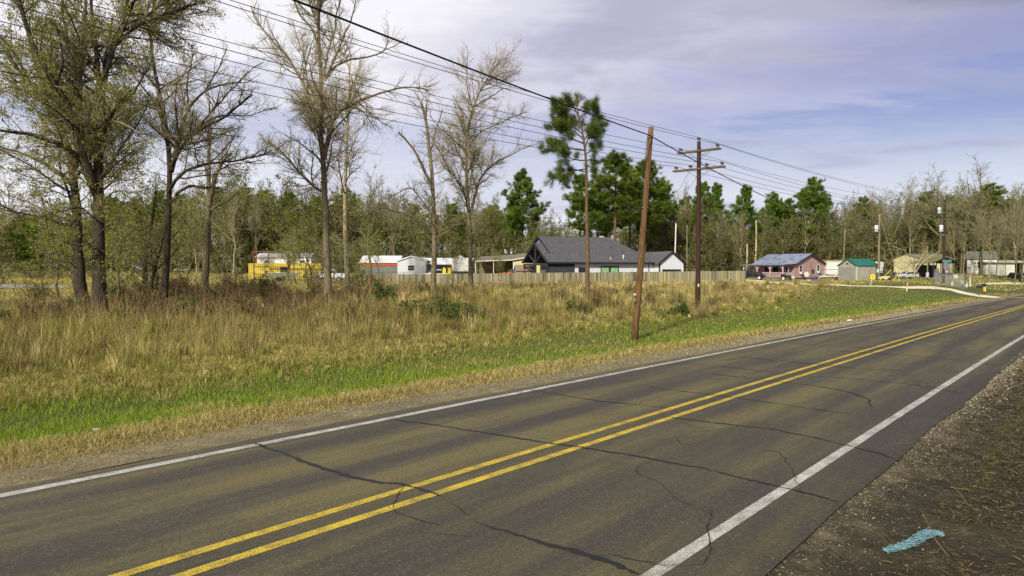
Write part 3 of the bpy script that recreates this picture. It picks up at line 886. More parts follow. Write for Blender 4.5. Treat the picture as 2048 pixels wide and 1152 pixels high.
MB().box(4.44, 4.598, 0.6, 13.3, -.3, ze - .05).build("porch_wall", mat("shaded_board", C(120, 124, 126), C(104, 108, 110), 2, .8), rt)
for y in (.25, 4.9, 9.7): MB().box(.02, .24, y - .11, y + .11, -.3, ze - .39).build("post", TIMB, rt, bevel=.01)
MB().box(0, 4.4, 0.1, 10, -.35, -.05).build("porch_floor", mat("porch_slab", C(150, 146, 138), None, 3, .9), rt)
MB().poly((.3, .1, ze - .06), (4.4, .1, ze - .06), (4.4, 9.9, ze - .06), (.3, 9.9, ze - .06)).build("soffit", DARKTRIM, rt)
MB().box(.25, 4.44, .38, .55, -.3, ze - .08).build("screen_wall", mat("dark_board", C(66, 68, 70), C(54, 56, 58), 2, .8), rt)
GREENGL = mat("green_tinted_pane", C(150, 186, 140), C(128, 166, 120), 2, .15)
window(rt, (9.6, .55, ze - 1.45), 1.5, 1.9, (0, -1, 0), DARKTRIM, GREENGL, True, fw=.12)
window(rt, (11.15, .55, ze - 1.45), 1.5, 1.9, (0, -1, 0), DARKTRIM, GREENGL, True, fw=.12)
dr = MB().box(5.2, 6.3, .49, .547, -.2, ze - .7).build("door", BLACKM, rt)
MB().box(5.45, 6.05, .47, .488, .4, ze - .95).build("pane", GLASS, dr)
mb = MB().tube([(13.0, 1.1, ze + .55), (13.0, 1.1, ze + .95)], .10, 8).tube([(13.0, 1.1, ze + .95), (13.0, 1.1, ze + 1.2)], [.17, .05], 8)
mb.build("roof_vent", WPAINT, rt)
MB().tube([(10.7, .9, ze + .4), (10.7, .9, ze + .8)], .09, 8).build("roof_vent", TANK, rt)
MB().tube([(12.5, 4.2, zq(4.2)), (12.5, 4.2, zq(4.2) + .25)], .1, 8).build("roof_vent", BLACKM, rt)
MB().box(12.8, 13.4, 8.2, 8.8, ZR - .9, ZR + .35).build("roof_vent", WPAINT, rt, bevel=.05)
an = MB().tube([(13, 9, ZR - .5), (13, 9, ZR + 1.1)], .025, 6)
an.beam((12.2, 8.4, ZR + 1.1), (13.8, 9.6, ZR + 1.1), .03)
for k in range(5): an.beam((12.2 + .4 * k - .25, 8.4 + .3 * k + .3, ZR + 1.1), (12.2 + .4 * k + .25, 8.4 + .3 * k - .3, ZR + 1.1), .015)
an.build("antenna", STEEL, rt)
# cross gable wing at the right
wx0, wx1, wy = LM + .05, LM + 4.3, -1.0
wr = gable_box(rt, wy, 6.0, wx0, wx1, -.3, ze, ze + 1.62, WHITESID, SHING, .42, .14, DARKTRIM, "y")
window(rt, ((wx0 + wx1) / 2, wy, ze - 1.75), 3.3, 1.5, (0, -1, 0), DARKTRIM, GLASS, False, fw=.1)
MB().box(wx0 - .06, wx0 + .1, wy - .03, wy + .13, -.3, ze - .03).build("corner_board", DARKTRIM, rt)
MB().box(LM - .95, LM - .82, .50, .548, -.3, ze - .03).build("corner_board", DARKTRIM, rt)
MB().beam((wx1 + .35, .2, ze - .35), (wx1 + 2.2, 1.2, ze - .75), .9, .06).build("awning", mat("olive_metal", C(122, 118, 90), None, 3, .6), rt)
# ---------------------------------------------------------------- the pink porch house
pc = gnd(1588, 124)
rt = thing("house", "weathered pink wooden house with a blue grey metal roof and a front porch", "house", pc, math.radians(125))
PINK = siding("faded_pink_boards", C(204, 166, 162), .2, .85, C(140, 112, 104))
MROOF = ribbed("blue_grey_metal_roof", C(150, 160, 182), C(118, 128, 150), .55, 0, .45, .35, C(106, 84, 66))
zb_ = lambda py, Y=124: 2.75 + (535 - py) / F * Y - pc.z
we, wr_, wp = zb_(529), zb_(508.5, 127), zb_(530.5, 122)
ym = -5.0
LP = 8.5
MB().prism([(-10, .25), (0, .25), (0, we - .02), (ym, wr_ - .02), (-10, we - .02)], 0, LP).build("wall", PINK, rt)
prof = [(-10.5, we - .2), (ym, wr_), (0, we), (3.55, wp), (3.55, wp + .1), (0, we + .1), (ym, wr_ + .12), (-10.5, we - .1)]
MB().prism(prof, -.35, LP + .35).build("roof", MROOF, rt)
DKP = mat("dark_red_trim", C(70, 56, 58), None, 3, .7)
for p, q in (((-.40, -10.5, we - .15), (-.40, ym, wr_ + .05)), ((-.40, ym, wr_ + .05), (-.40, 0, we + .04)), ((-.40, 0, we + .04), (-.40, 3.55, wp + .04))): MB().beam(p, q, .05, .17).build("bargeboard", DKP, rt)
PW = mat("pinkish_white_paint", C(206, 184, 186), C(176, 150, 150), 3, .8)
for x in (.12, 2.7, 5.4, 8.3):
    MB().box(x - .08, x + .08, 3.1, 3.26, 0.2, wp - .02).build("post", PW, rt)
    for s in (-1, 1):
        if 0 <= x + s * .6 <= 8.5: MB().beam((x, 3.18, wp - .75), (x + s * .6, 3.18, wp - .12), .07).build("brace", PW, rt)
MB().box(.04, .18, 1.5, 1.62, .2, wp + .1).build("post", PW, rt)
MB().beam((.12, 3.05, wp - .1), (.12, .1, wp + .0), .08, .16).build("beam", PW, rt)
MB().box(0, LP, .01, 3.4, .0, .38).build("porch_floor", mat("grey_boards", C(128, 112, 104), None, 4, .9), rt)
rl = MB()
for x0, x1 in ((.15, 2.6), (2.8, 4.4)):
    rl.beam((x0, 3.18, 1.25), (x1, 3.18, 1.25), .07)
    rl.beam((x0, 3.18, .5), (x1, 3.18, .5), .06)
    for k in range(int((x1 - x0) / .22)): rl.box(x0 + k * .22, x0 + k * .22 + .1, 3.16, 3.19, .45, 1.25)
for k in range(13): rl.box(.1, .13, .3 + k * .22, .4 + k * .22, .45, 1.25)
rl.beam((.12, .1, 1.25), (.12, 3.1, 1.25), .07)
rl.build("railing", PW, rt)
window(rt, (-.002, -2.05, 1.85), .95, 1.35, (-1, 0, 0), WPAINT, GLASS)
window(rt, (-.002, -7.6, 1.95), .95, 1.3, (-1, 0, 0), WPAINT, GLASS)
for y in (-2.1, -7.7):
    ac = MB().box(-.5, -.01, y - .36, y + .36, .95 if y > -3 else 1.1, 1.38 if y > -3 else 1.53).build("air_conditioner", WPAINT, rt, bevel=.02)
    MB().box(-.52, -.502, y - .1, y + .28, 1.03 if y > -3 else 1.18, 1.32 if y > -3 else 1.47).build("grille", BLACKM, ac)
window(rt, (1.2, .002, 1.6), .9, 1.2, (0, 1, 0), WPAINT, GLASS)
MB().box(5.0, 6.0, .002, .05, .4, 2.3).build("door", mat("dark_blue_door", C(36, 38, 54), None, 3, .6), rt)
MB().box(3.2, 4.3, .002, .05, 1.0, 2.2).build("window", GLASS, rt)
MB().tube([(-.05, -5.3, .2), (-.05, -5.3, 3.0)], .05, 7).build("conduit", mat("rust_pipe", C(90, 70, 60), None, 3, .8), rt)
MB().box(-.2, -.02, -6.0, -5.6, 1.2, 1.8).build("meter_box", BLACKM, rt)
for y in (-9.7, -5, -.3): MB().box(.1, .4, y - .2, y + .2, -.3, .25).build("pier", mat("concrete_pier", C(130, 126, 118), None, 4, .9), rt)
# ---------------------------------------------------------------- sheds, trailers, far houses
def plain_gable(name, label, cat, px, Y, yaw, Lx, Wy, eave, ridge, wm, rm, oh=.3, axis="x", trim=None, th=.1, off=0.0):
    r_ = thing(name, label, cat, gnd(px, Y, off), math.radians(yaw))
    gable_box(r_, 0, Lx, 0, Wy, -.2, eave, ridge, wm, rm, oh, th, trim, axis)
    return r_
GREY = ribbed("grey_shed_metal", C(168, 162, 146), C(150, 144, 130), .3, 0, .6, .0, None, .15)
GREYD = ribbed("grey_shed_door_metal", C(146, 144, 134), C(132, 130, 120), .3, 1, .6, .0, None, .15)
GREENR = ribbed("green_metal_roof", C(44, 116, 98), C(36, 100, 84), .4, 0, .4, .1)
rt = thing("shed", "small grey metal shed with a green gable roof beside the grey pole", "shed", gnd(1713, 106), math.radians(20))
gable_box(rt, 0, 4.4, 0, 3.6, -.2, 2.35, 3.35, GREY, GREENR, .12, .08, mat("green_trim", C(40, 96, 82), None, 3, .5))
MB().box(-.03, -.003, .12, 3.5, -.1, 2.15).build("door", GREYD, rt)
MB().box(-.05, .1, -.05, .1, -.15, 2.3).build("corner_trim", mat("pale_trim", C(206, 202, 178), None, 3, .6), rt)
MB().box(-.035, -.004, 1.6, 2.0, 2.55, 2.75).build("vent", BLACKM, rt)
def van_box(label, px, Y, yaw, L_, W_, z0, z1, m, top=None, name="box_trailer", cat="trailer"):
    r_ = thing(name, label, cat, gnd(px, Y), math.radians(yaw))
    MB().box(0, L_, 0, W_, z0, z1).build("body", m, r_, bevel=.06)
    if top: MB().box(-.06, L_ + .06, -.06, W_ + .06, z1 + .003, z1 + .22).build("roof_rail", top, r_)
    for x in (L_ * .45, L_ * .62):
        MB().tube([(x, -.05, .36), (x, .2, .36)], .36, 14).build("wheel", RUBBER, r_)
    MB().beam((L_, W_ / 2, z0 + .1), (L_ + 1.1, W_ / 2, z0 + .05), .1).build("hitch", BLACKM, r_)
    return r_
WHITEB = mat("white_panel", C(222, 222, 216), C(206, 206, 198), .8, .5)
van_box("white box trailer with a tan top rail between the pink house and grey shed", 1654, 129, 8, 3.4, 2.3, .45, 3.25, WHITEB, mat("tan_rail", C(176, 150, 100), None, 3, .7))
van_box("tilted white trailer end showing behind the shed's right corner", 1759, 118, 30, 1.2, 2.0, 1.1, 3.0, WHITEB)
YEW = siding("pale_yellow_siding", C(214, 208, 160), .25)
rt = plain_gable("house", "pale yellow mobile home with a dark blue skirt behind the bare pale tree", "house", 1836, 132, 14, 8, 6, 3.5, 4.3, YEW, mat("grey_roof", C(120, 116, 108), None, 2, .8), .2)
MB().box(-.02, 8.02, -.02, 6, -.19, .75).build("skirt", mat("blue_skirt", C(48, 56, 96), None, 3, .7), rt)
for x in (.9, 2.3): window(rt, (x, -.002, 2.2), .75, 1.2, (0, -1, 0), WPAINT, GLASS)
rt = thing("carport", "open black framed gable carport with an olive roof behind the stop sign", "carport", gnd(1866, 118), math.radians(6))
roof_prism(0, 5.0, 0, 4.4, 2.7, 3.6, .35, .12, "y").build("roof", mat("olive_roof", C(112, 110, 66), C(90, 88, 54), 2, .8), rt)
for x in (.1, 1.5, 3.0, 4.3):
    for y in (.1, 4.9): MB().box(x - .06, x + .06, y - .06, y + .06, -.2, 2.72).build("post", BLACKM, rt)
for s in (0, 1): MB().beam((s * 4.4 - .2 + .2 * s * 2, -.28, 2.62), (2.2, -.28, 3.55), .05, .18).build("bargeboard", BLACKM, rt)
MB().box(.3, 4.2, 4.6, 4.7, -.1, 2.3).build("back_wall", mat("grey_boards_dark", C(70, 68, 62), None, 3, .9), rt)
rt = plain_gable("house", "small white gabled house among the tall trunks at the right", "house", 1934, 142, -30, 5, 4.0, 3.2, 4.6, siding("white_gable_siding", C(220, 220, 208), .25), mat("grey_roof2", C(110, 108, 100), None, 2, .8), .25)
window(rt, (5.002, 2, 1.9), .9, 1.4, (1, 0, 0), WPAINT, GLASS)
window(rt, (2.2, -.002, 1.9), .9, 1.4, (0, -1, 0), WPAINT, GLASS)
rt = thing("outbuilding", "long low white outbuilding with an open dark bay behind the right trunks", "building", gnd(1972, 139), math.radians(-2))
MB().box(0, 5.6, 0, 5, -.2, 2.35).build("wall", mat("white_block", C(212, 208, 192), C(186, 182, 164), 1, .8), rt)
MB().prism([(-.5, 2.36), (5.3, 2.8), (5.3, 2.95), (-.5, 2.5)], -.3, 9.4).build("roof", mat("pale_roof", C(176, 168, 150), None, 2, .8), rt)
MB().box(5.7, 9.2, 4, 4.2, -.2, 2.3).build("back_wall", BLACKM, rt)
for x in (7.4, 9.0): MB().box(x, x + .12, .1, .22, -.2, 2.38).build("post", WPAINT, rt)
# behind the fence, left of the house
MHW = siding("mobile_home_white", C(206, 208, 210), .3)
WROOF = ribbed("white_metal_roof", C(224, 224, 226), C(206, 206, 208), .5, 0, .5, .1)
REDT = mat("red_orange_trim", C(196, 84, 40), C(170, 70, 36), 3, .6)
rt = thing("metal_building", "long building with a bright white metal roof and red orange eave band", "building", gnd(720, 128), math.radians(3))
zf = 2.75 + (535 - 526) / F * 128 - rt.location.z
MB().box(.1, 7.0, .1, 8, -.2, zf - .52).build("wall", mat("dull_grey_wall", C(120, 118, 112), None, 2, .8), rt)
MB().box(0, 7.1, 0, .1, zf - .5, zf - .02).build("eave_band", REDT, rt)
MB().prism([(-.2, zf), (5, zf + 1.35), (10, zf), (10, zf + .1), (5, zf + 1.45), (-.2, zf + .1)], -.2, 7.3).build("roof", WROOF, rt)
rt = plain_gable("mobile_home", "white mobile home with a shallow gable facing the fence, beside the red banded building", "mobile home", 795, 122, 0, 14, 5.0, 3.15, 3.95, MHW, mat("taupe_roof", C(140, 130, 116), None, 2, .8), .25, "y", mat("white_trim", C(226, 226, 226), None, 3, .5))
window(rt, (2.4, -.002, 1.9), 1.2, 1.0, (0, -1, 0), WPAINT, GLASS)
rt = thing("metal_barn", "long pale metal barn with a raised gable centre and open front bays", "building", gnd(838, 124), math.radians(0))
BARN = ribbed("pale_barn_metal", C(202, 200, 196), C(176, 174, 168), .3, 0, .5, .1, C(150, 140, 126), .3)
MB().box(0, 9.3, 4, 9, -.2, 2.75).build("wall", BARN, rt)
MB().prism([(-.3, 2.55), (6.5, 3.7), (9.5, 2.8), (9.5, 2.9), (6.5, 3.82), (-.3, 2.65)], -.2, 9.5).build("roof", WROOF, rt)
MB().prism([(5.9, 1.35), (9.0, 1.35), (9.0, 3.3), (7.4, 4.25), (5.9, 3.5)], -.35, .0, "y").build("gable_front", BARN, rt)
for x in (.05, 3.0, 5.85, 9.05): MB().box(x - .07, x + .07, -.1, .04, -.2, 2.6).build("post", ARM, rt)
rt = thing("house", "tan house with a brown shingle roof and a long lean-to carport", "house", gnd(1026, 118), math.radians(-4))
TAN = siding("tan_siding", C(206, 196, 140), .25)
TROOF = mat("brown_shingle", C(124, 114, 94), C(100, 92, 76), 3, .9, .3)
zf = 2.75 + (535 - 511) / F * 118 - rt.location.z
zl = 2.75 + (535 - 519) / F * 118 - rt.location.z
MB().prism([(0, -.2), (4.6, -.2), (4.6, zf), (0, zl - .1)], 0, 6, "y").build("wall", TAN, rt)
MB().poly((-6.6, 0, zl - .22), (0, -.2, zl), (0, 7, zl + 1.0), (-6.6, 7, zl + .6)).build("lean_to_roof", TROOF, rt).modifiers.new("thickness", "SOLIDIFY").thickness = .1
MB().poly((-.1, -.35, zl + .03), (4.9, -.35, zf + .18), (4.9, 7, zf + .9), (-.1, 7, zl + 1.02)).build("roof", TROOF, rt).modifiers.new("thickness", "SOLIDIFY").thickness = .1
MB().beam((-6.6, -.06, zl - .3), (0, -.26, zl - .08), .06, .16).build("fascia", WPAINT, rt)
MB().beam((-.1, -.38, zl - .06), (4.9, -.38, zf + .1), .06, .16).build("fascia", WPAINT, rt)
MB().box(0.0, .22, -.04, -.005, -.2, zl - .12).build("corner_board", WPAINT, rt)
for x in (-6.5, -3.4): MB().box(x, x + .12, .05, .17, -.2, zl - .25).build("post", WPAINT, rt)
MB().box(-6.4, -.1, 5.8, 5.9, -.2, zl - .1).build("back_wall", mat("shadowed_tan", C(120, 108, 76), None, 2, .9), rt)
rt = thing("screen_fence", "dark grey sheet metal screen in front of the tan house", "fence", gnd(1018, 112), 0)
mb = MB()
for k in range(12): mb.box(k * .28, k * .28 + .27, 0, .04, -.2, 1.95)
mb.build("panels", mat("dark_sheet", C(74, 76, 80), C(62, 64, 68), 2, .6), rt)
for x in (0, 1.6, 3.3): MB().box(x, x + .08, .045, .12, -.2, 2.0).build("post", BLACKM, rt)
rt = plain_gable("shed", "low shed with a pinkish brown roof half hidden by the porch gable", "shed", 1033, 109, 6, 3.0, 3.0, 1.85, 2.6, mat("tan_board", C(150, 140, 110), None, 3, .9), mat("pink_brown_roof", C(146, 120, 108), None, 3, .9), .2)
# left field
rt = plain_gable("mobile_home", "long white mobile home behind the yellow container", "mobile home", 512, 128, 0, 10.2, 4.4, 3.7, 4.3, WHITEB, mat("white_flat_roof", C(206, 206, 206), None, 2, .6), .2)
for x in (2.0, 6.2, 8.6): window(rt, (x, -.002, 2.6), .9, 1.0, (0, -1, 0), WPAINT, GLASS)
YEWC = ribbed("yellow_container_steel", C(200, 178, 72), C(178, 156, 60), .36, 0, .5, .0, C(160, 138, 60), 1.0)
cg = gnd(497, 116)
rt = thing("shipping_container", "yellow corrugated shipping container standing inside the rusty steel frame", "container", cg, math.radians(2))
MB().box(.1, 12.1, .03, 2.4, .16, 2.56).build("body", YEWC, rt)
YF = mat("yellow_frame_paint", C(212, 178, 40), C(180, 150, 36), 2, .5)
mb = MB()
for x in (0, 12.04):
    for y in (0, 2.3): mb.box(x, x + .14, y, y + .14, 0, 2.6)
for z in (.02, 2.52):
    for y in (0, 2.33): mb.box(.15, 12.03, y - .005, y + .1, z, z + .13)
mb.build("frame", YF, rt)
MB().box(5.3, 6.5, -.03, .0, .85, 2.0).build("opening", BLACKM, rt)
RUST = mat("rusty_red_steel", C(120, 74, 52), C(92, 58, 44), 3, .8)
rt = thing("steel_frame", "rusty red open steel building frame standing around the yellow container", "frame", gnd(508, 112.5), math.radians(1))
fh = 2.75 + (535 - 502) / F * 112.5 - rt.location.z
fw_ = 11.6
for x, y in ((-1.2, 4.6), (0, 0), (1.7 * .5, 4.6), (5.0, 5.2), (5.75, 0), (fw_, 0), (fw_, 5)):
    MB().box(x - .08, x + .08, y - .08, y + .08, -.2, fh - .17).build("post", RUST, rt)
MB().box(-.3, fw_ + .3, -.1, .1, fh - .165, fh).build("top_beam", RUST, rt)
MB().box(-.3, fw_ + .3, 5.1, 5.25, fh - .165, fh).build("top_beam", RUST, rt)
for z in (.85, 2.05, 3.35): MB().box(-.0, 6.2 if z > 3 else 5.7, -.17, -.085, z, z + .14).build("girt", RUST, rt)
WSHED = mat("white_board", C(206, 206, 198), C(184, 184, 176), 2, .8)
plain_gable("shed", "small white shed with a grey roof left of the yellow container", "shed", 468, 158, 0, 2.7, 3, 1.75, 2.5, WSHED, mat("shed_grey_roof", C(104, 104, 100), None, 2, .8))
rt = thing("lean_to", "dark lean-to with a bright blue sloping roof beyond the big left trunks", "shelter", gnd(268, 135), 0)
MB().prism([(0, 1.55), (1.6, .95), (1.6, 1.05), (0, 1.68)], -.4, 1.6, "y").build("roof", mat("bright_blue_metal", C(50, 64, 190), C(42, 54, 160), 3, .4), rt)
MB().prism([(.05, -.2), (1.5, -.2), (1.5, .95), (.05, 1.5)], 0, 1.2, "y").build("wall", mat("dark_plank", C(46, 42, 38), None, 3, .9), rt)
MB().beam((-.05, -.42, 1.6), (1.62, -.42, .98), .04, .1).build("fascia", WPAINT, rt)
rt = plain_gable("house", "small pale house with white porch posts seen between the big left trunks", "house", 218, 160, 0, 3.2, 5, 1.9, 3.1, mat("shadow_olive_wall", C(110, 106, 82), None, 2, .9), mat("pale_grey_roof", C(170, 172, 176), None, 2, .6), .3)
for x in (.2, 1.2, 2.2, 3.0): MB().box(x, x + .1, -.9, -.8, -.2, 1.75).build("post", WPAINT, rt)
rt = plain_gable("mobile_home", "long grey mobile home far behind the pale trunked forked tree", "mobile home", 330, 185, 0, 15, 4, 2.2, 2.8, mat("grey_mh", C(150, 150, 146), None, 2, .8), mat("grey_mh_roof", C(176, 176, 170), None, 2, .6), .2)
for x in (2, 5, 9, 12): window(rt, (x, -.002, 1.4), 1.0, .8, (0, -1, 0), WPAINT, GLASS)
rt = plain_gable("mobile_home", "pale mobile home beyond the pond behind dark bushes at the left edge", "mobile home", -60, 170, 2, 19, 4, 2.3, 3.0, mat("dull_white_mh", C(172, 172, 164), None, 2, .8), mat("dull_roof", C(120, 120, 114), None, 2, .7), .2)
for x in (9, 12, 16): window(rt, (x, -.002, 1.4), 1.0, .8, (0, -1, 0), WPAINT, GLASS)
# ---------------------------------------------------------------- vehicles
PROF = {
 "suv": ([(0, .45), (.05, .95), (.2, 1.05), (1.25, 1.12), (1.9, 1.72), (3.9, 1.74), (4.45, 1.2), (4.6, 1.0), (4.6, .42)], [(1.38, 1.12), (1.95, 1.62), (3.85, 1.64), (4.3, 1.15)]),
 "pickup": ([(0, .5), (.03, 1.02), (.2, 1.15), (1.5, 1.22), (2.15, 1.86), (3.55, 1.86), (3.75, 1.22), (5.5, 1.2), (5.55, .5)], [(1.62, 1.24), (2.2, 1.76), (3.5, 1.76), (3.65, 1.24)]),
}
def car(label, cat, pos, yaw, m, kind="suv", s=1.0, name="parked_car", wheel=None):
    r_ = thing(name, label, cat, pos, math.radians(yaw))
    body, win = PROF[kind]
    ln = body[-1][0]
    b = MB().prism([(x * s - ln * s / 2, z * s) for x, z in body], -.9 * s, .9 * s, "y").build("body", m, r_, bevel=.09)
    for y in (-.9 * s - .004, .9 * s - .016):
        MB().prism([(x * s - ln * s / 2, z * s) for x, z in win], y, y + .02, "y").build("window", GLASS, r_)
    i = 3 if kind == "suv" else 3
    (xa, za), (xb, zb2) = body[3], body[4]
    dx, dzz = (xb - xa), (zb2 - za)
    nn = Vector((-dzz, 0, dx)).normalized() * .012
    pts = [Vector((((xa + dx * k) * s - ln * s / 2), y * s, (za + dzz * k) * s)) + nn for k, y in ((.12, -.78), (.12, .78), (.92, .7), (.92, -.7))]
    MB().poly(*pts).build("windscreen", GLASS, r_)
    for x in (ln * .19, ln * .78):
        for y in (-.82, .82):
            w = MB().tube([((x - ln / 2) * s, (y - .11) * s, .36 * s), ((x - ln / 2) * s, (y + .11) * s, .36 * s)], .37 * s, 16).build("wheel", RUBBER, r_)
            sd = -1 if y < 0 else 1
            MB().tube([((x - ln / 2) * s, (y + .112 * sd) * s, .36 * s), ((x - ln / 2) * s, (y + .125 * sd) * s, .36 * s)], .22 * s, 12).build("rim", wheel or STEEL, w)
    for y in (-.62, .62):
        MB().box(-ln * s / 2 - .012, -ln * s / 2 + .05, y * s - .16, y * s + .16, .78 * s, .93 * s).build("headlight", TANK, r_)
    MB().box(-ln * s / 2 - .02, -ln * s / 2 + .03, -.4 * s, .4 * s, .6 * s, .82 * s).build("grille", BLACKM, r_)
    return r_
def paintm(n, c): return mat(n, c, tuple(q * .85 for q in c), 1, .3)
car("dark blue black suv parked beside the pink house porch", "car", gnd(1503, 121), 150, paintm("black_paint", (0.012, 0.013, 0.02)), wheel=TANK)
car("silver suv parked under the pale bare tree beside the gravel road", "car", gnd(1814, 117), 5, paintm("silver_paint", C(176, 178, 180)), s=.75)
car("dark car under the white outbuilding's open bay", "car", gnd(2038, 135), 90, paintm("dark_car_paint", (0.02, 0.02, 0.024)), s=.9)
car("white pickup truck nosing out behind the bare broken topped trunk", "pickup truck", gnd(872, 113), 22, paintm("white_car_paint", C(222, 222, 222)), "pickup", name="pickup_truck")
car("dark blue car parked by the small white shed in the left field", "car", gnd(438, 150), 12, paintm("navy_paint", C(30, 36, 60)), "suv", .85)
car("tan and white car parked in the field left of the forked tree", "car", gnd(366, 145), 8, paintm("tan_paint", C(170, 160, 124)), "suv", .7)
car("white pickup truck half hidden behind the tallest bare trunk near the boat", "pickup truck", gnd(660, 110), 4, paintm("white_truck_paint", C(206, 208, 210)), "pickup", 1.0, "pickup_truck")
# boat on a trailer
rt = thing("boat", "grey flat bottomed motor boat resting on its trailer before the container", "boat", gnd(537, 108, .55), math.radians(2))
hull = MB()
secs = [(0, .55, .0), (1.5, .62, .0), (3.2, .6, .05), (4.3, .38, .18), (4.9, .06, .34)]
vs, fs = [], []
for x, w, z in secs: vs += [(x, -w, .62 + z * .4), (x, -w * .8, z), (x, w * .8, z), (x, w, .62 + z * .4)]
for i in range(4):
    for k in range(3): fs.append((i * 4 + k, i * 4 + k + 1, (i + 1) * 4 + k + 1, (i + 1) * 4 + k))
fs.append((0, 1, 2, 3))
hull.add(vs, fs)
ho = hull.build("hull", mat("grey_hull", C(150, 150, 142), C(120, 120, 110), 2, .5), rt)
ho.modifiers.new("thickness", "SOLIDIFY").thickness = .04
MB().beam((0, -.63, .66), (3.3, -.62, .68), .06).build("gunwale", WPAINT, rt)
MB().box(1.6, 1.9, -.55, .55, .3, .42).build("seat", WPAINT, rt)
om = MB().box(-.55, -.12, -.16, .16, .62, 1.02).build("outboard_motor", BLACKM, rt, bevel=.06)
MB().tube([(-.3, 0, .65), (-.42, 0, .0)], .07, 8).build("leg", BLACKM, om)
MB().box(-.5, -.25, -.012, .012, -.1, .12).build("skeg", TANK, om)
rt = thing("boat_trailer", "low galvanised boat trailer under the grey motor boat", "trailer", gnd(537, 108), math.radians(2))
MB().box(.3, 5.4, -.5, -.42, .34, .44).box(.3, 5.4, .42, .5, .34, .44).box(.3, .38, -.42, .42, .345, .435).box(2.6, 2.68, -.42, .42, .345, .435).build("frame", STEEL, rt)
MB().beam((5.4, 0, .39), (6.9, 0, .42), .09).build("tongue", STEEL, rt)
for y in (-.62, .62):
    w = MB().tube([(1.6, y - .1, .3), (1.6, y + .1, .3)], .3, 14).build("wheel", RUBBER, rt)
rt = thing("utility_trailer", "low flat trailer with pale wheels between the boat and white pickup", "trailer", gnd(606, 109), 0)
MB().box(0, 3.4, 0, 1.6, .5, .62).build("deck", ARM, rt)
for x in (.7, 1.55):
    w = MB().tube([(x, -.16, .34), (x, .02, .34)], .34, 14).build("wheel", RUBBER, rt)
    MB().tube([(x, -.175, .34), (x, -.165, .34)], .2, 10).build("rim", TANK, w)
MB().box(0, .06, 0, 1.6, .62, 1.1).build("headboard", ARM, rt)
rt = thing("work_stand", "small rusty metal stand alone in the field left of the container", "stand", gnd(459, 113), 0)
for x, y in ((0, 0), (1.35, 0), (0, .8), (1.35, .8)): MB().beam((x, y, 0), (x, y, 1.0), .05).build("leg", RUST, rt)
MB().box(-.05, .6, -.05, .85, 1.0, 1.05).build("top", RUST, rt)
MB().beam((.6, .0, .9), (1.35, .0, .9), .04).build("rail", RUST, rt)
def clutter(name, label, cat, pos, parts, rz=0):
    r_ = thing(name, label, cat, pos, rz)
    for pn, mb, m in parts: mb.build(pn, m, r_)
    return r_
ORG = mat("orange_paint", C(226, 92, 40), None, 3, .5)
clutter("tractor", "orange red small tractor parked behind the fence by the tan house", "tractor", gnd(996, 110), [("hood", MB().prism([(0, .7), (.1, 1.35), (1.2, 1.5), (1.3, .7)], -.3, .3, "y"), ORG), ("fender", MB().prism([(1.25, .8), (1.5, 1.55), (2.1, 1.55), (2.3, .9)], -.55, .55, "y"), ORG),
    ("seat", MB().box(1.5, 1.9, -.22, .22, 1.56, 1.9), BLACKM), ("wheel", MB().tube([(1.8, -.8, .6), (1.8, -.56, .6)], .6, 16), RUBBER), ("wheel", MB().tube([(1.8, .56, .6), (1.8, .8, .6)], .6, 16), RUBBER), ("wheel", MB().tube([(.2, -.6, .35), (.2, -.4, .35)], .35, 14), RUBBER), ("wheel", MB().tube([(.2, .4, .35), (.2, .6, .35)], .35, 14), RUBBER)])
for px, lab in ((888, "left yellow upright board behind the fence near the pickup"), (898, "right yellow upright board behind the fence near the pickup")):
    clutter("yellow_board", lab, "board", gnd(px, 104), [("panel", MB().prism([(-.2, 1.35), (.3, 1.2), (.25, 2.15), (-.15, 2.3)], -.02, .02, "y"), PLY), ("post", MB().beam((.05, .05, -.2), (.05, .05, 1.9), .07), ARM)])
clutter("satellite_dish", "white satellite dish on a tripod in the yard of the pink house", "satellite dish", gnd(1613, 115), [("dish", MB().tube([(0, -.05, 1.15), (0, 0, 1.15), (0, .05, 1.15)], [.42, .34, .1], 16), WPAINT)] + [("leg", MB().beam((0, .05, 1.1), (x, y, 0), .04), BLACKM) for x, y in ((-.4, -.2), (.4, -.2), (0, .5))])
clutter("lawn_tractor", "green riding mower with white wheel rims before the porch railing", "mower", gnd(1568, 117), [("hood", MB().prism([(.2, .4), (.25, .9), (1.1, .95), (1.15, .4)], -.3, .3, "y"), mat("dark_green_paint", C(40, 66, 36), None, 3, .5)), ("seat", MB().box(-.4, .0, -.25, .25, .6, 1.1), BLACKM),
    ("wheel", MB().tube([(-.35, -.5, .36), (-.35, -.28, .36)], .36, 16), RUBBER), ("wheel", MB().tube([(.9, -.45, .25), (.9, -.28, .25)], .25, 14), RUBBER), ("rim", MB().tube([(-.35, -.52, .36), (-.35, -.505, .36)], .24, 12), WPAINT), ("steering_wheel", MB().tube([(.25, 0, 1.05), (.22, 0, 1.08)], .18, 12), BLACKM)])
clutter("flatbed_trailer", "white flatbed trailer with a black tube rack before the white box trailer", "trailer", gnd(1645, 116), [("deck", MB().box(0, 3.5, 0, 1.5, .75, .95), WPAINT), ("rack", MB().tube([(-.4, 0, .9), (-.2, 0, 1.9), (2.6, 0, 1.95), (2.9, 0, .95)], .04, 6), BLACKM), ("wheel", MB().tube([(2.2, -.2, .34), (2.2, -.02, .34)], .34, 14), RUBBER), ("leg", MB().box(1.9, 2.0, -.01, .08, 0, .75), PLY), ("load", MB().box(.8, 1.2, .2, .7, .955, 1.15).box(1.5, 2.2, .3, .8, .955, 1.1), BLACKM)])
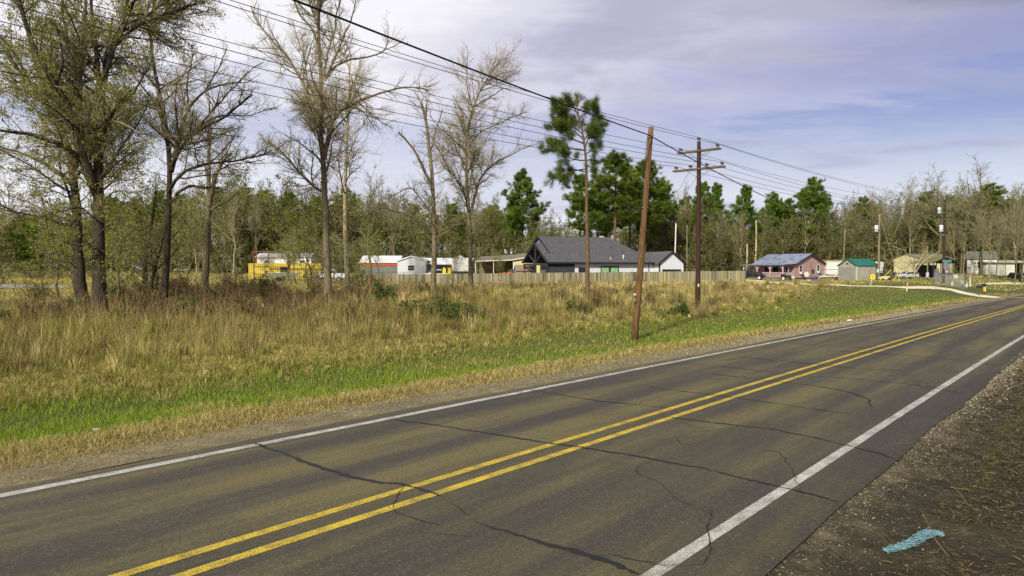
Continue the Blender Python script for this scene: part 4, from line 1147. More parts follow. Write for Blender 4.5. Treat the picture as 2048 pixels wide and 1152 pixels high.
clutter("wheelbarrow", "blue wheelbarrow tipped in the yard in front of the pink house", "wheelbarrow", gnd(1632, 114), [("tray", MB().prism([(-.5, .35), (.0, .25), (.35, .75), (-.3, .8)], -.35, .35, "y"), mat("royal_blue_paint", C(44, 54, 150), None, 3, .5)), ("handle", MB().beam((.2, -.3, .5), (1.0, -.3, .85), .05), WPAINT), ("handle", MB().beam((.2, .3, .5), (1.0, .3, .85), .05), WPAINT), ("wheel", MB().tube([(-.6, -.06, .2), (-.6, .06, .2)], .2, 12), RUBBER)])
clutter("plank_pile", "white boards lying on the grass below the satellite dish", "boards", gnd(1611, 112), [("board", MB().beam((-.8, 0, .06), (.3, .3, .12), .3, .06), WPAINT), ("board", MB().beam((-.2, -.2, .15), (.6, .1, .1), .25, .06), WPAINT)])
clutter("white_bin", "white plastic bin on the gravel edge before the pink house", "bin", gnd(1619, 109), [("tub", MB().tube([(0, 0, 0), (0, 0, .3)], [.25, .32], 12), WPAINT), ("rim", MB().tube([(0, 0, .3), (0, 0, .34)], .35, 12), TANK)])
clutter("garden_tank", "pinkish propane tank beside the porch steps", "tank", gnd(1583, 118), [("tank", MB().tube([(-.5, 0, .45), (-.45, 0, .45), (.45, 0, .45), (.5, 0, .45)], [.1, .28, .28, .1], 12), PW), ("foot", MB().box(-.3, -.2, -.2, .2, 0, .25), TANK), ("foot", MB().box(.2, .3, -.2, .2, 0, .25), TANK)])
clutter("deck_stairs", "grey wooden steps and railing behind the shed pole", "stairs", gnd(1766, 116), [("stringer", MB().beam((.2, 0, 1.6), (2.0, 0, .3), .08, .3), ARM), ("step", MB().box(.3, .7, .05, 1, 1.2, 1.26).box(.75, 1.15, .05, 1, .9, .96).box(1.2, 1.6, .05, 1, .6, .66), ARM), ("post", MB().box(0, .1, 0, .1, 0, 2.1), ARM), ("post", MB().box(1.0, 1.1, -.12, -.02, 0, 1.9), ARM), ("handrail", MB().beam((0, 0, 2.1), (2.1, 0, 1.0), .08), ARM), ("deck", MB().box(-1.2, .1, 0, 1.2, 1.3, 1.4), ARM)])
clutter("golf_cart_body", "small cream cart with one dark wheel on the grass by the shed pole", "cart", gnd(1769, 103), [("body", MB().prism([(-.75, .25), (-.7, .62), (.5, .7), (.75, .5), (.75, .25)], -.4, .4, "y"), mat("cream_paint", C(214, 204, 176), None, 3, .5)), ("wheel", MB().tube([(.5, -.46, .25), (.5, -.3, .25)], .26, 14), RUBBER), ("wheel", MB().tube([(-.45, -.46, .2), (-.45, -.3, .2)], .2, 14), RUBBER)])
clutter("dark_trailer", "dark low trailer stacked with timber behind the deck stairs", "trailer", gnd(1779, 121), [("bed", MB().box(-.6, 1.4, 0, 1.2, .5, .8), BLACKM), ("load", MB().beam((-.6, .3, .95), (1.2, .5, 1.1), .4, .25), ARM), ("wheel", MB().tube([(.4, -.2, .33), (.4, -.02, .33)], .33, 14), RUBBER)])
# ---------------------------------------------------------------- signs, mailboxes, markers
sp_ = hit(1893, 581)
rt = thing("stop_sign", "back of an unpainted octagonal stop sign on a thin post by the gravel road", "road sign", sp_)
k = 58 / 2.9
sc_ = 1384 / sp_.y
zc, rr = (at(1893, 532, sp_.y) - sp_).z, 10.0 / sc_
MB().tube([(0, 0, -.2), (0, 0, (at(1893, 521, sp_.y) - sp_).z)], .03, 8).build("post", STEEL, rt)
a_ = math.radians(24)
oc = [(rr * math.cos(math.pi / 8 + i * math.pi / 4), zc + rr * math.sin(math.pi / 8 + i * math.pi / 4)) for i in range(8)]
o = MB().prism(oc, .035, .05, "y").build("plate", mat("bare_aluminium", C(158, 160, 172), C(140, 142, 154), 3, .45, metal=.4), rt)
o.rotation_euler = (0, 0, a_)
o = MB().box(-.5, .5, -.012, .012, (at(1893, 525, sp_.y) - sp_).z + .02, (at(1893, 522, sp_.y) - sp_).z + .14).build("street_name_plate", mat("street_sign_green", C(70, 128, 112), None, 3, .5), rt)
o.rotation_euler = (0, 0, -.25)
g = hit(1872, 579.5)
rt = thing("marker_post", "thin plain steel post standing left of the stop sign", "post", g)
MB().tube([(0, 0, -.2), (0, 0, (at(1872, 548, g.y) - g).z)], .025, 7).build("post", STEEL, rt)
def mailbox(label, px, py, ytop, m, yaw, flagm, tagm=None):
    g = hit(px, py)
    rt = thing("mailbox", label, "mailbox", g, math.radians(yaw), "mailboxes at the roadside")
    z = (at(px, ytop, g.y) - g).z
    MB().box(-.05, .05, -.05, .05, -.2, z - .31).build("post", mat("mail_post", C(96, 84, 60), None, 4, .9), rt)
    pr_ = [(-.13, z - .3)] + [(-.13 * math.cos(t_), z - .15 + .14 * math.sin(t_)) for t_ in np.linspace(0, math.pi, 9)] + [(.13, z - .3)]
    MB().prism([(a * 1.1, b) for a, b in pr_], -.36, .36, "x").build("box", m, rt, bevel=.012)
    MB().box(.1, .26, -.165, -.15, z - .12, z + .06).build("flag", flagm, rt)
    if tagm: MB().box(-.2, .14, -.1, -.06, z - .95, z - .42).build("newspaper_tube", tagm, rt)
    return rt
mailbox("black mailbox on a thin dark post, the left of the roadside pair", 1958.5, 591, 570.5, BLACKM, 8, BLACKM)
mailbox("dark grey mailbox with a yellow newspaper box on its post", 1968.5, 590.5, 567, mat("grey_black_paint", C(50, 54, 66), None, 3, .4), 14, TANK, PLY)
def marker(label, px, py, ytop, w, bands, lean=0.0):
    g = hit(px, py)
    rt = thing("marker_post", label, "marker post", g)
    hgt = (at(px, ytop, g.y) - g).z
    for i, (k0, k1, m) in enumerate(bands):
        MB().box(-w / 2, w / 2, -.02, .02, hgt * k0 - (.1 if k0 == 0 else 0), hgt * k1 - .003).build("band" if i else "stake", m, rt)
    rt.rotation_euler = (0, lean, 0)
OR2 = mat("faded_orange", C(210, 120, 60), C(180, 96, 50), 4, .6)
marker("leaning white marker stake with an orange band beside the gravel road", 1813, 583, 565, .11, [(0, .55, WPAINT), (.55, .8, OR2), (.8, 1, WPAINT)], .12)
marker("tall white marker post with an orange top right of the enclosure", 1940, 573.5, 548.5, .15, [(0, .78, WPAINT), (.78, .97, OR2), (.97, 1, WPAINT)])
marker("small white stake hidden in a green tuft left of the crossarm pole", 1358, 627, 608, .07, [(0, .9, WPAINT), (.9, 1, WPAINT)], .15)
g = hit(1740.5, 572)
rt = thing("warning_sign", "round yellow sign with a dark mark on a thin white post before the shed", "sign", g)
zc = (at(1744, 553.5, g.y) - g).z
MB().tube([(0, 0, -.1), (.22, 0, zc)], .03, 7).build("post", WPAINT, rt)
MB().tube([(.25, -.05, zc), (.25, -.03, zc)], .33, 20).build("plate", PLY, rt)
MB().beam((.25, -.056, zc - .15), (.25, -.056, zc + .02), .05, .008).beam((.13, -.056, zc + .14), (.25, -.056, zc), .05, .008).beam((.37, -.056, zc + .14), (.25, -.056, zc), .05, .008).build("mark", BLACKM, rt)
def cab(name, label, cat, px, py, ytop, w, d, m):
    g = hit(px, py)
    rt = thing(name, label, cat, g)
    h = (at(px, ytop, g.y) - g).z
    MB().box(-w / 2, w / 2, 0, d, -.1, h).build("cabinet", m, rt, bevel=.02)
    MB().box(-w / 2 + .05, w / 2 - .05, -.012, -.002, h * .15, h * .85).build("door", m, rt)
    return rt
cab("utility_pedestal", "pale green utility pedestal standing at the right end of the enclosure", "pedestal", 1925, 568, 561, .34, .3, mat("pale_green_paint", C(172, 190, 160), None, 3, .6))
cab("utility_pedestal", "short cream utility pedestal in the weeds before the enclosure", "pedestal", 1905, 572, 564, .24, .22, mat("cream_pedestal", C(206, 200, 172), None, 3, .6))
g = gnd(1911, 93)
rt = thing("meter_cabinet", "white meter cabinet on a post behind the enclosure's wire mesh", "cabinet", g)
MB().tube([(0, 0, -.1), (0, 0, 1.5)], .04, 7).build("post", STEEL, rt)
z = (at(1911, 556, 93) - g).z
MB().box(-.24, .24, -.12, .12, z - .05, z + .42).build("box", WPAINT, rt, bevel=.02)
g = hit(1932, 576)
rt = thing("yard_sign", "small white yard sign standing on the gravel edge right of the enclosure", "sign", g, .1)
MB().box(-.26, .26, 0, .02, .1, .58).build("panel", WPAINT, rt)
for x in (-.2, .2): MB().box(x - .012, x + .012, .022, .04, -.1, .5).build("stake", STEEL, rt)
# litter
g = hit(193, 869)
rt = thing("drink_can", "small silver and white drink can lying in the verge grass", "can", g + Vector((0, 0, .08)), .6)
MB().tube([(-.06, 0, 0), (-.055, 0, 0), (.055, 0, 0), (.06, 0, 0)], [.025, .033, .033, .025], 14).build("can", WPAINT, rt, True)
MB().tube([(.0605, 0, 0), (.062, 0, 0)], .026, 12).build("lid", STEEL, rt)
g = hit(1700, 643)
rt = tag(MB().ell((0, 0, .06), (.2, .1, .06), 9, 5).build("litter", mat("pale_blue_paper", C(206, 220, 226), None, 4, .7), None), "crumpled pale paper litter lying on the green verge grass", "litter")
rt.location = g
g = hit(682, 790)
rt = tag(MB().poly((-.09, -.03, .03), (.08, -.04, .04), (.1, .04, .06), (-.07, .05, .02)).build("litter", WPAINT, None), "small flat white paper scrap on the tan grass at the road edge", "litter")
rt.location = g
rt.modifiers.new("thickness", "SOLIDIFY").thickness = .006
# blue netting on the dirt: many loops of cord following one crumpled strip
rg = np.random.default_rng(4)
spine = [hit(*p) for p in ((1772, 1106), (1800, 1099), (1822, 1091), (1846, 1076), (1866, 1068), (1886, 1075))]
orig = spine[0].copy()
mb = MB()
def sp_at(s):
    k = min(int(s * 5), 4)
    return spine[k].lerp(spine[k + 1], s * 5 - k)
wdt = [0.05, .07, .08, .10, .09, .03]
for q in range(52):
    s = rg.uniform(0, 1)
    pts = []
    ph = rg.uniform(0, 6.28)
    for j in range(16):
        ss = min(max(s + .11 * math.sin(ph + j * .55) + rg.normal(0, .008), 0), 1)
        k = min(int(ss * 5), 4)
        w = wdt[k] + (wdt[k + 1] - wdt[k]) * (ss * 5 - k)
        c = sp_at(ss)
        d = (spine[k + 1] - spine[k]).normalized()
        n_ = Vector((-d.y, d.x, 0))
        c = c + n_ * w * .75 * math.sin(ph * 1.7 + j * .83) + Vector((0, 0, .012 + abs(rg.normal(0, .016))))
        pts.append(c - orig)
    mb.tube(pts, .0026, 4, False)
vs, fs = [], []
for i in range(21):
    c = sp_at(i / 20) - orig
    k = min(int(i / 4), 4)
    d = (spine[k + 1] - spine[k]).normalized()
    w = (wdt[k] + (wdt[k + 1] - wdt[k]) * (i / 4 - k)) * .5
    for j in range(6):
        vs.append(c + Vector((-d.y, d.x, 0)) * w * ((j - 2.5) / 2.5 + rg.normal(0, .12)) + Vector((0, 0, .014 + abs(rg.normal(0, .014)))))
for i in range(20): fs += [(i * 6 + j, i * 6 + j + 1, i * 6 + j + 7, i * 6 + j + 6) for j in range(5)]
o = tag(mb.build("netting", mat("pale_blue_cord", C(122, 160, 168), C(90, 126, 134), 20, .7), None), "crumpled strip of pale blue netting lying on the dark dirt", "netting")
o.location = orig
# ---------------------------------------------------------------- trees
UP = np.array([0, 0, 1.0])
def unit(v): return v / (np.linalg.norm(v, axis=-1, keepdims=True) + 1e-9)
def grow(P, R, rg, dens, tmin, ang, lf, lmin, lmax, n, rf, wig, trop, rmin=.006, tmax=1.0, shape=1.15, flat=0.0, tip=.3):
    """side branches for all parent polylines P (B,n0,3) at once"""
    n0 = P.shape[1]
    Ls = np.linalg.norm(np.diff(P, axis=1), axis=2).sum(1)
    cnt = rg.poisson(dens * Ls * (tmax - tmin))
    idx = np.repeat(np.arange(len(P)), cnt)
    if not len(idx): return np.zeros((0, n, 3)), np.zeros((0, n))
    t = tmin + (tmax - tmin) * rg.random(len(idx))
    fi = t * (n0 - 1)
    i0 = np.minimum(fi.astype(int), n0 - 2)
    k = (fi - i0)[:, None]
    pos = P[idx, i0] * (1 - k) + P[idx, i0 + 1] * k
    r = (R[idx, i0] * (1 - k[:, 0]) + R[idx, i0 + 1] * k[:, 0])
    tan = unit(P[idx, i0 + 1] - P[idx, i0])
    rnd = rg.normal(0, 1, (len(idx), 3))
    rnd[:, 2] *= (1 - flat)
    perp = unit(rnd - (rnd * tan).sum(1, keepdims=True) * tan)
    a = np.radians(rg.normal(ang[0], ang[1], len(idx)))[:, None]
    d = unit(np.cos(a) * tan + np.sin(a) * perp)
    ln = np.clip(lf * Ls[idx] * (shape - t), lmin, lmax) * rg.uniform(.55, 1.25, len(idx))
    return poly_from(pos, d, ln, np.clip(np.minimum(rf * r, .016 * ln + .004), rmin, None), rg, n, wig, trop, tip)
def poly_from(pos, d, ln, r0, rg, n, wig, trop, tip=.3):
    pts = [pos]
    p = pos
    st = (ln / (n - 1))[:, None]
    for i in range(n - 1):
        d = unit(d + rg.normal(0, wig, d.shape) + trop * UP)
        p = p + d * st
        pts.append(p)
    R = r0[:, None] * np.linspace(1, tip, n)[None]
    return np.stack(pts, 1), R
def tubes_np(P, R, sides):
    B, n, _ = P.shape
    tan = unit(np.gradient(P, axis=1))
    ref = np.where(np.abs(tan[..., 2:3]) > .9, np.array([1.0, 0, 0]), UP)
    a = unit(np.cross(tan, ref))
    b = np.cross(tan, a)
    th = np.arange(sides) * 2 * np.pi / sides
    V = P[:, :, None] + (a[:, :, None] * np.cos(th)[None, None, :, None] + b[:, :, None] * np.sin(th)[None, None, :, None]) * R[:, :, None, None]
    k = np.arange(B)[:, None, None] * n * sides + np.arange(n - 1)[None, :, None] * sides
    j = np.arange(sides)[None, None]
    j2 = (j + 1) % sides
    Q = np.stack([k + j, k + j2, k + sides + j2, k + sides + j], -1).reshape(-1, 4)
    return V.reshape(-1, 3), Q
def joinq(parts):
    V, Q, o = [], [], 0
    for v, q in parts:
        V.append(v); Q.append(q + o); o += len(v)
    return np.concatenate(V), np.concatenate(Q)
def leaves(P, rg, per, size, spread, cols, var=.25, droop=0.0, asp=.6):
    """small diamond leaves scattered along polylines; returns verts, quads, colours"""
    B, n, _ = P.shape
    idx = np.repeat(np.arange(B), rg.poisson(per, B))
    m = len(idx)
    t = rg.random(m) ** .8 * (n - 1)
    i0 = np.minimum(t.astype(int), n - 2)
    k = (t - i0)[:, None]
    c = P[idx, i0] * (1 - k) + P[idx, i0 + 1] * k + rg.normal(0, spread, (m, 3))
    a = unit(rg.normal(0, 1, (m, 3)) - np.array([0, 0, droop]))
    b = unit(np.cross(a, rg.normal(0, 1, (m, 3))))
    s = (size * rg.uniform(.6, 1.4, m))[:, None]
    V = np.stack([c - a * s * .5, c + b * s * asp * .5, c + a * s * .5, c - b * s * asp * .5], 1).reshape(-1, 3)
    Q = np.arange(m * 4).reshape(-1, 4)
    cc = np.array(cols)[rg.integers(0, len(cols), m)] * np.clip(rg.normal(1, var, (m, 1)), .4, 1.9)
    return V, Q, np.repeat(cc, 4, 0)
BK_DARK = bark("dark_bark", C(78, 66, 50), C(44, 37, 29), (7, 7, 2.0), 1.0)
BK_GREY = bark("grey_brown_bark", C(136, 122, 94), C(84, 74, 57), (7, 7, 2.0), .9)
BK_PALE = bark("pale_patchy_bark", C(206, 192, 152), C(116, 100, 74), (4, 4, 2.2), .6)
BK_PINE = bark("pine_bark", C(122, 98, 74), C(78, 60, 46), (6, 6, 1.5), .9)
TWIG = mat("twig_bark", C(164, 152, 116), C(128, 118, 88), 1.0, .9)
TWIG_G = mat("grey_twig", C(182, 170, 136), C(142, 132, 104), .6, .9)
LEAF = leafmat("small_leaves", .4)
NEED = leafmat("pine_needles", .45, .6, .25)
BGL = leafmat("wood_leaves", .4, .7, .5)
def resample(pts, n, rg, wig):
    pts = np.array(pts, float)
    d = np.r_[0, np.cumsum(np.linalg.norm(np.diff(pts, axis=0), axis=1))]
    s = np.linspace(0, d[-1], n)
    q = np.stack([np.interp(s, d, pts[:, k]) for k in range(3)], 1)
    for _ in range(2):
        q[1:-1] = .25 * q[:-2] + .5 * q[1:-1] + .25 * q[2:]
    w = np.cumsum(rg.normal(0, wig, (n, 3)), axis=0)
    w -= np.linspace(0, 1, n)[:, None] * w[-1]
    return q + w
def hero(label, stems, Y, seed, bk, tw, leafspec=None, name="tree", cat="tree", dens=(1.3, 1.9, 2.6, 2.6), twr=.0052, wigs=.11, l1=(.46, 1.3, 6.0), trop=.05, tmin0=.30, sc=1.0, base=None):
    """stems: list of (pixel polyline, start radius, end radius, depth drift); first stem starts on the ground"""
    dens = (dens[0] * 1.3, dens[1] * 1.55, dens[2] * 1.7, dens[3] * 1.6)
    rg = np.random.default_rng(seed)
    b0 = base if base is not None else gnd(stems[0][0][0][0], Y)
    SP, SR = [], []
    n = 18
    for si, (px, ra, rb, dd) in enumerate(stems):
        pts = []
        for i, p in enumerate(px):
            q = at(p[0], p[1], Y + dd * i / max(1, len(px) - 1) + (stems[si][4] if len(stems[si]) > 4 else 0)) if False else at(p[0], p[1], Y + dd * i / max(1, len(px) - 1))
            pts.append(np.array(q - b0))
        if px[0][1] > 560: pts[0][2] = min(pts[0][2], float(terr(b0.x + pts[0][0], b0.y)) - b0.z) - .15
        SP.append(resample(pts, n, rg, .035))
        SR.append(ra + (rb - ra) * np.linspace(0, 1, n) ** .85)
        if px[0][1] > 560: SR[-1] *= 1 + .45 * np.exp(-np.arange(n) * 1.3)
    SP, SR = np.array(SP), np.array(SR)
    root = thing(name, label, cat, b0)
    tops = SP[:, -1, 2].max()
    # low parts of the trunk carry few branches
    sel = np.arange(len(SP))
    tmins = tmin0
    main = SP[:1]; mr = SR[:1]
    A = [grow(main, mr, rg, dens[0] * .8, tmins, (52, 14), l1[0] * .8, l1[1], l1[2], 8, .5, wigs, trop, .012)]
    if len(SP) > 1: A.append(grow(SP[1:], SR[1:], rg, dens[0] * 1.25, .12, (50, 14), l1[0], l1[1], l1[2], 8, .55, wigs, trop, .012))
    # ends of the stems fan out
    A.append(grow(SP, SR, rg, dens[0] * 1.3, .8, (32, 14), l1[0], l1[1], l1[2], 8, .7, wigs, trop, .012, shape=1.35))
    A.append(grow(main, mr, rg, 1.6, .12, (62, 16), .16, .6, 2.4, 8, .16, wigs, trop, .010, tmax=.55))
    P1 = np.concatenate([a[0] for a in A]); R1 = np.concatenate([a[1] for a in A])
    P2, R2 = grow(P1, R1, rg, dens[1], .12, (46, 14), .55, .6, 3.2, 6, .6, wigs * 1.2, trop, .009, shape=1.25)
    P3, R3 = grow(np.concatenate([P2]), R2, rg, dens[2], .12, (44, 14), .6, .35, 1.6, 5, .65, wigs * 1.3, trop, twr, shape=1.3)
    P3b, R3b = grow(P1, R1, rg, dens[2] * .7, .3, (48, 14), .3, .3, 1.3, 5, .5, wigs * 1.3, trop, twr, shape=1.25)
    P3 = np.concatenate([P3, P3b]); R3 = np.concatenate([R3, R3b])
    P4, R4 = grow(P3, R3, rg, dens[3], .1, (42, 14), .6, .2, .75, 3, .8, wigs * 1.3, trop, twr * .8, shape=1.3)
    V, Q = joinq([tubes_np(SP, SR, 12), tubes_np(P1, R1, 7)])
    mesh_np("trunk", V, Q, None, bk, root, smooth=True)
    V, Q = joinq([tubes_np(P2, R2, 4), tubes_np(P3, R3, 3), tubes_np(P4, R4, 3)])
    cr = mesh_np("crown", V, Q, None, tw, root)
    if leafspec:
        per, size, cols = leafspec
        V, Q, K = leaves(np.concatenate([P4]), rg, per, size, .09, cols)
        V2, Q2, K2 = leaves(np.concatenate([P3]), rg, per * .8, size, .10, cols)
        mesh_np("foliage", np.r_[V, V2], np.r_[Q, Q2 + len(V)], None, LEAF, root, np.r_[K, K2])
    return root
OLIVE = [C(132, 138, 46), C(110, 118, 40), C(152, 152, 62), C(88, 96, 36), C(140, 128, 48)]
BUDS = [C(122, 104, 52), C(104, 92, 48), C(136, 124, 62), C(96, 80, 46)]
RED = [C(150, 138, 84), C(130, 122, 70), C(156, 148, 80)]
hero("big dark olive leaved tree with a tall forked trunk, nearer of the left pair",
     [([(198, 645), (197, 520), (196, 420), (189, 365), (196, 325), (205, 267), (203, 194), (205, 139), (239, 44), (272, 10), (300, -60)], .38, .10, 1.5),
      ([(187, 372), (172, 328), (158, 261), (144, 222), (111, 172), (83, 133), (50, 60), (30, -40)], .26, .06, -2.5),
      ([(176, 338), (139, 300), (100, 280), (39, 261), (0, 258), (-60, 235)], .17, .05, -3),
      ([(203, 230), (192, 120), (184, 40), (180, -60)], .17, .06, 2),
      ([(205, 150), (235, 90), (290, 50), (350, 25), (410, 5)], .13, .04, 2.5),
      ([(144, 222), (150, 150), (135, 70), (120, -20)], .13, .05, 2),
      ([(205, 262), (222, 220), (262, 190), (300, 130)], .10, .03, -2),
      ([(200, 548), (224, 530), (252, 534)], .04, .015, -1.5), ([(196, 500), (170, 478), (140, 486)], .04, .015, -1.5), ([(197, 470), (226, 446), (262, 450)], .05, .02, -1), ([(194, 440), (160, 415), (120, 420), (92, 430)], .05, .02, -1.5), ([(196, 410), (240, 385), (280, 392)], .05, .02, 1), ([(190, 370), (235, 345), (270, 330)], .05, .02, -1)],
     38, 11, BK_DARK, TWIG, (3.1, .10, OLIVE), dens=(1.5, 2.1, 2.6, 2.2), trop=.02)
hero("second big dark left tree standing just behind, with leafy limbs reaching left",
     [([(163, 606), (156, 520), (153, 444), (147, 333), (133, 267), (110, 225), (83, 194), (50, 160), (20, 120)], .40, .07, 1),
      ([(147, 335), (158, 250), (161, 155), (168, 60), (172, -40)], .20, .06, 2),
      ([(150, 380), (118, 345), (70, 318), (20, 300), (-40, 290)], .14, .04, 3),
      ([(133, 267), (90, 170), (62, 90), (40, 10), (20, -60)], .14, .05, -1),
      ([(60, 165), (20, 90), (-30, 30)], .09, .04, 1), ([(150, 360), (200, 300), (246, 262), (262, 220)], .09, .03, 2), ([(156, 540), (135, 520), (112, 526)], .04, .015, -1), ([(155, 500), (120, 470), (80, 470)], .05, .02, -1), ([(153, 450), (110, 425), (60, 420), (20, 430)], .06, .02, 1), ([(150, 400), (100, 378), (60, 370)], .06, .02, -1)],
     45, 12, BK_DARK, TWIG, (2.9, .105, OLIVE), dens=(1.4, 2.0, 2.5, 2.2), trop=.02)
hero("dark leaning multi-stemmed tree with long limbs sweeping right, right of the big pair",
     [([(326, 612), (331, 530), (336, 444), (340, 333), (330, 250), (317, 178), (299, 111), (301, 55), (310, 0), (316, -50)], .25, .07, 1),
      ([(340, 335), (355, 300), (389, 261), (444, 239), (480, 210), (505, 190)], .15, .05, -2),
      ([(343, 345), (352, 305), (378, 222), (411, 183), (450, 172), (484, 165)], .16, .05, 2),
      ([(340, 385), (352, 362), (378, 339), (422, 330), (470, 326), (520, 312), (545, 300)], .13, .04, -2.5),
      ([(338, 405), (358, 385), (378, 373), (410, 376), (439, 375)], .12, .08, 1.5),
      ([(317, 178), (280, 130), (262, 100)], .08, .03, 2), ([(330, 250), (310, 200), (264, 150), (240, 110)], .09, .03, -2),
      ([(378, 222), (372, 160), (390, 100)], .08, .03, 1), ([(301, 55), (330, 40), (380, 20), (420, 25)], .08, .03, 1), ([(400, 250), (440, 200), (490, 150), (525, 125)], .08, .025, 1), ([(411, 183), (440, 130), (455, 90)], .07, .02, -1), ([(389, 261), (430, 230), (500, 230), (548, 215)], .08, .02, 1.5), ([(360, 280), (350, 220), (352, 160)], .07, .02, -1)],
     49, 13, BK_DARK, TWIG, (.85, .085, OLIVE), dens=(1.4, 2.0, 2.6, 2.4), tmin0=.42)
hero("short dark leaning stems clustered at the foot of the multi-stemmed tree",
     [([(287, 596), (291, 540), (298, 490), (308, 430), (312, 380)], .24, .06, 0), ([(302, 598), (308, 560), (318, 510), (330, 470), (345, 430)], .15, .04, -1), ([(317, 612), (314, 580), (312, 548), (300, 500), (292, 450)], .14, .04, 1)],
     53, 14, BK_DARK, TWIG, (1.6, .11, OLIVE), dens=(1.5, 1.9, 2.2, 1.8), tmin0=.35, l1=(.45, .8, 3.0))
hero("pale grey forked tree with broken stub limbs and a stout straight trunk",
     [([(411, 600), (413, 530), (417, 450), (419, 408), (418, 370), (417, 330), (420, 280), (421, 235)], .36, .10, 0),
      ([(419, 412), (428, 375), (438, 335), (448, 318), (462, 308)], .23, .15, -1), ([(436, 345), (452, 332), (490, 325), (530, 318)], .08, .03, -1),
      ([(422, 420), (445, 408), (470, 392), (486, 372)], .11, .05, 1), ([(417, 345), (409, 332), (404, 318)], .09, .07, 0), ([(418, 300), (400, 270), (384, 240)], .07, .03, 1)],
     60, 15, BK_GREY, TWIG_G, None, dens=(.7, 1.6, 2.3, 2.2), tmin0=.5)
hero("tallest bare tree with a straight dark trunk and spreading crown left of the pale trunk",
     [([(657, 612), (653, 520), (652, 444), (649, 311), (641, 250), (646, 156), (643, 111), (632, 70), (640, 10), (650, -50)], .30, .09, 0),
      ([(650, 318), (658, 265), (666, 222), (704, 206), (749, 189), (790, 176), (826, 172), (860, 182)], .17, .04, -2),
      ([(649, 160), (660, 140), (682, 122), (738, 111), (771, 100), (776, 70)], .11, .04, 2),
      ([(645, 265), (632, 235), (621, 206), (610, 167), (590, 130), (571, 100), (521, 56), (502, 12)], .16, .04, 1.5),
      ([(643, 111), (627, 61), (599, 33), (580, -20)], .10, .04, -1.5), ([(655, 150), (680, 85), (700, 50), (712, 0)], .11, .04, -1),
      ([(641, 250), (622, 262), (618, 215), (606, 195)], .09, .04, 1), ([(651, 340), (628, 310), (600, 285), (570, 270)], .08, .03, -2),
      ([(646, 156), (668, 60), (682, -10)], .10, .04, 2), ([(704, 206), (730, 230), (752, 262)], .06, .02, 1)],
     52, 16, BK_GREY, TWIG, (.6, .06, RED), dens=(1.15, 1.9, 2.7, 2.8), tmin0=.35)
hero("tall thin tree with a pale whitish patchy trunk",
     [([(697, 590), (695, 530), (692, 430), (690, 360), (693, 300), (699, 222), (698, 160), (702, 110)], .25, .06, 0), ([(692, 330), (712, 305), (742, 300)], .06, .02, 1), ([(695, 250), (676, 215), (668, 180)], .06, .02, -1), ([(699, 222), (722, 180), (740, 140)], .06, .02, 1)],
     62, 17, BK_PALE, TWIG, (.3, .07, RED), dens=(1.1, 1.9, 2.4, 2.2), tmin0=.4)
hero("bare tree with two broken jagged tops and long low limbs reaching left",
     [([(868, 604), (868, 520), (868, 444), (864, 361), (858, 300), (855, 260), (848, 222), (842, 203)], .26, .10, 0),
      ([(862, 372), (850, 345), (838, 322), (821, 289), (806, 272), (796, 264)], .14, .07, -1), ([(861, 300), (868, 275), (876, 245), (884, 218)], .08, .04, 1),
      ([(868, 470), (842, 450), (816, 433), (790, 425), (771, 412), (752, 416), (722, 445)], .10, .03, -3), ([(868, 440), (845, 405), (815, 375), (775, 395)], .08, .03, 2),
      ([(868, 480), (885, 450), (912, 432), (940, 428)], .06, .02, 2)],
     58, 18, BK_GREY, TWIG, (.35, .06, BUDS), dens=(1.5, 2.0, 2.5, 2.3), tmin0=.3, l1=(.28, .8, 3.2))
hero("bare round crowned tree with a forked trunk, right of the broken topped tree",
     [([(943, 594), (941, 530), (940, 472), (932, 389), (929, 306), (932, 267), (945, 215), (960, 175), (985, 140)], .25, .06, 0),
      ([(941, 430), (948, 395), (960, 356), (980, 332), (1004, 317), (1035, 302), (1062, 290)], .15, .04, -1.5), ([(930, 330), (915, 300), (904, 267), (890, 240)], .10, .03, 1.5),
      ([(932, 267), (925, 225), (905, 190)], .08, .03, -1), ([(945, 215), (975, 195), (1005, 175), (1022, 180)], .08, .03, 1.5), ([(930, 300), (962, 262), (1010, 242), (1050, 225)], .09, .03, 2),
      ([(936, 420), (915, 385), (900, 350)], .06, .02, 2)],
     66, 19, BK_GREY, TWIG, (.6, .06, RED), dens=(1.5, 2.1, 2.7, 2.6), tmin0=.32)
# ---- pines
PG = [C(112, 136, 44), C(94, 118, 40), C(132, 150, 56), C(78, 100, 34)]
def needle_tufts(Cn, D, rg, per, ln, w, cols):
    m = len(Cn)
    idx = np.repeat(np.arange(m), per)
    d = unit(D[idx] * rg.uniform(.1, 1.3, (len(idx), 1)) + rg.normal(0, .75, (len(idx), 3)))
    c = Cn[idx] + rg.normal(0, ln * .16, (len(idx), 3))
    s = unit(np.cross(d, rg.normal(0, 1, (len(idx), 3)))) * w / 2
    l = (ln * rg.uniform(.7, 1.2, len(idx)))[:, None]
    V = np.stack([c - s, c + s, c + d * l], 1).reshape(-1, 3)
    T = np.arange(len(idx) * 3).reshape(-1, 3)
    tc_ = np.array(cols)[rg.integers(0, len(cols), m)] * np.clip(rg.normal(1, .22, (m, 1)), .5, 1.7)
    K = tc_[idx] * np.clip(rg.normal(1, .15, (len(idx), 1)), .6, 1.5)
    return V, T, np.repeat(K, 3, 0)
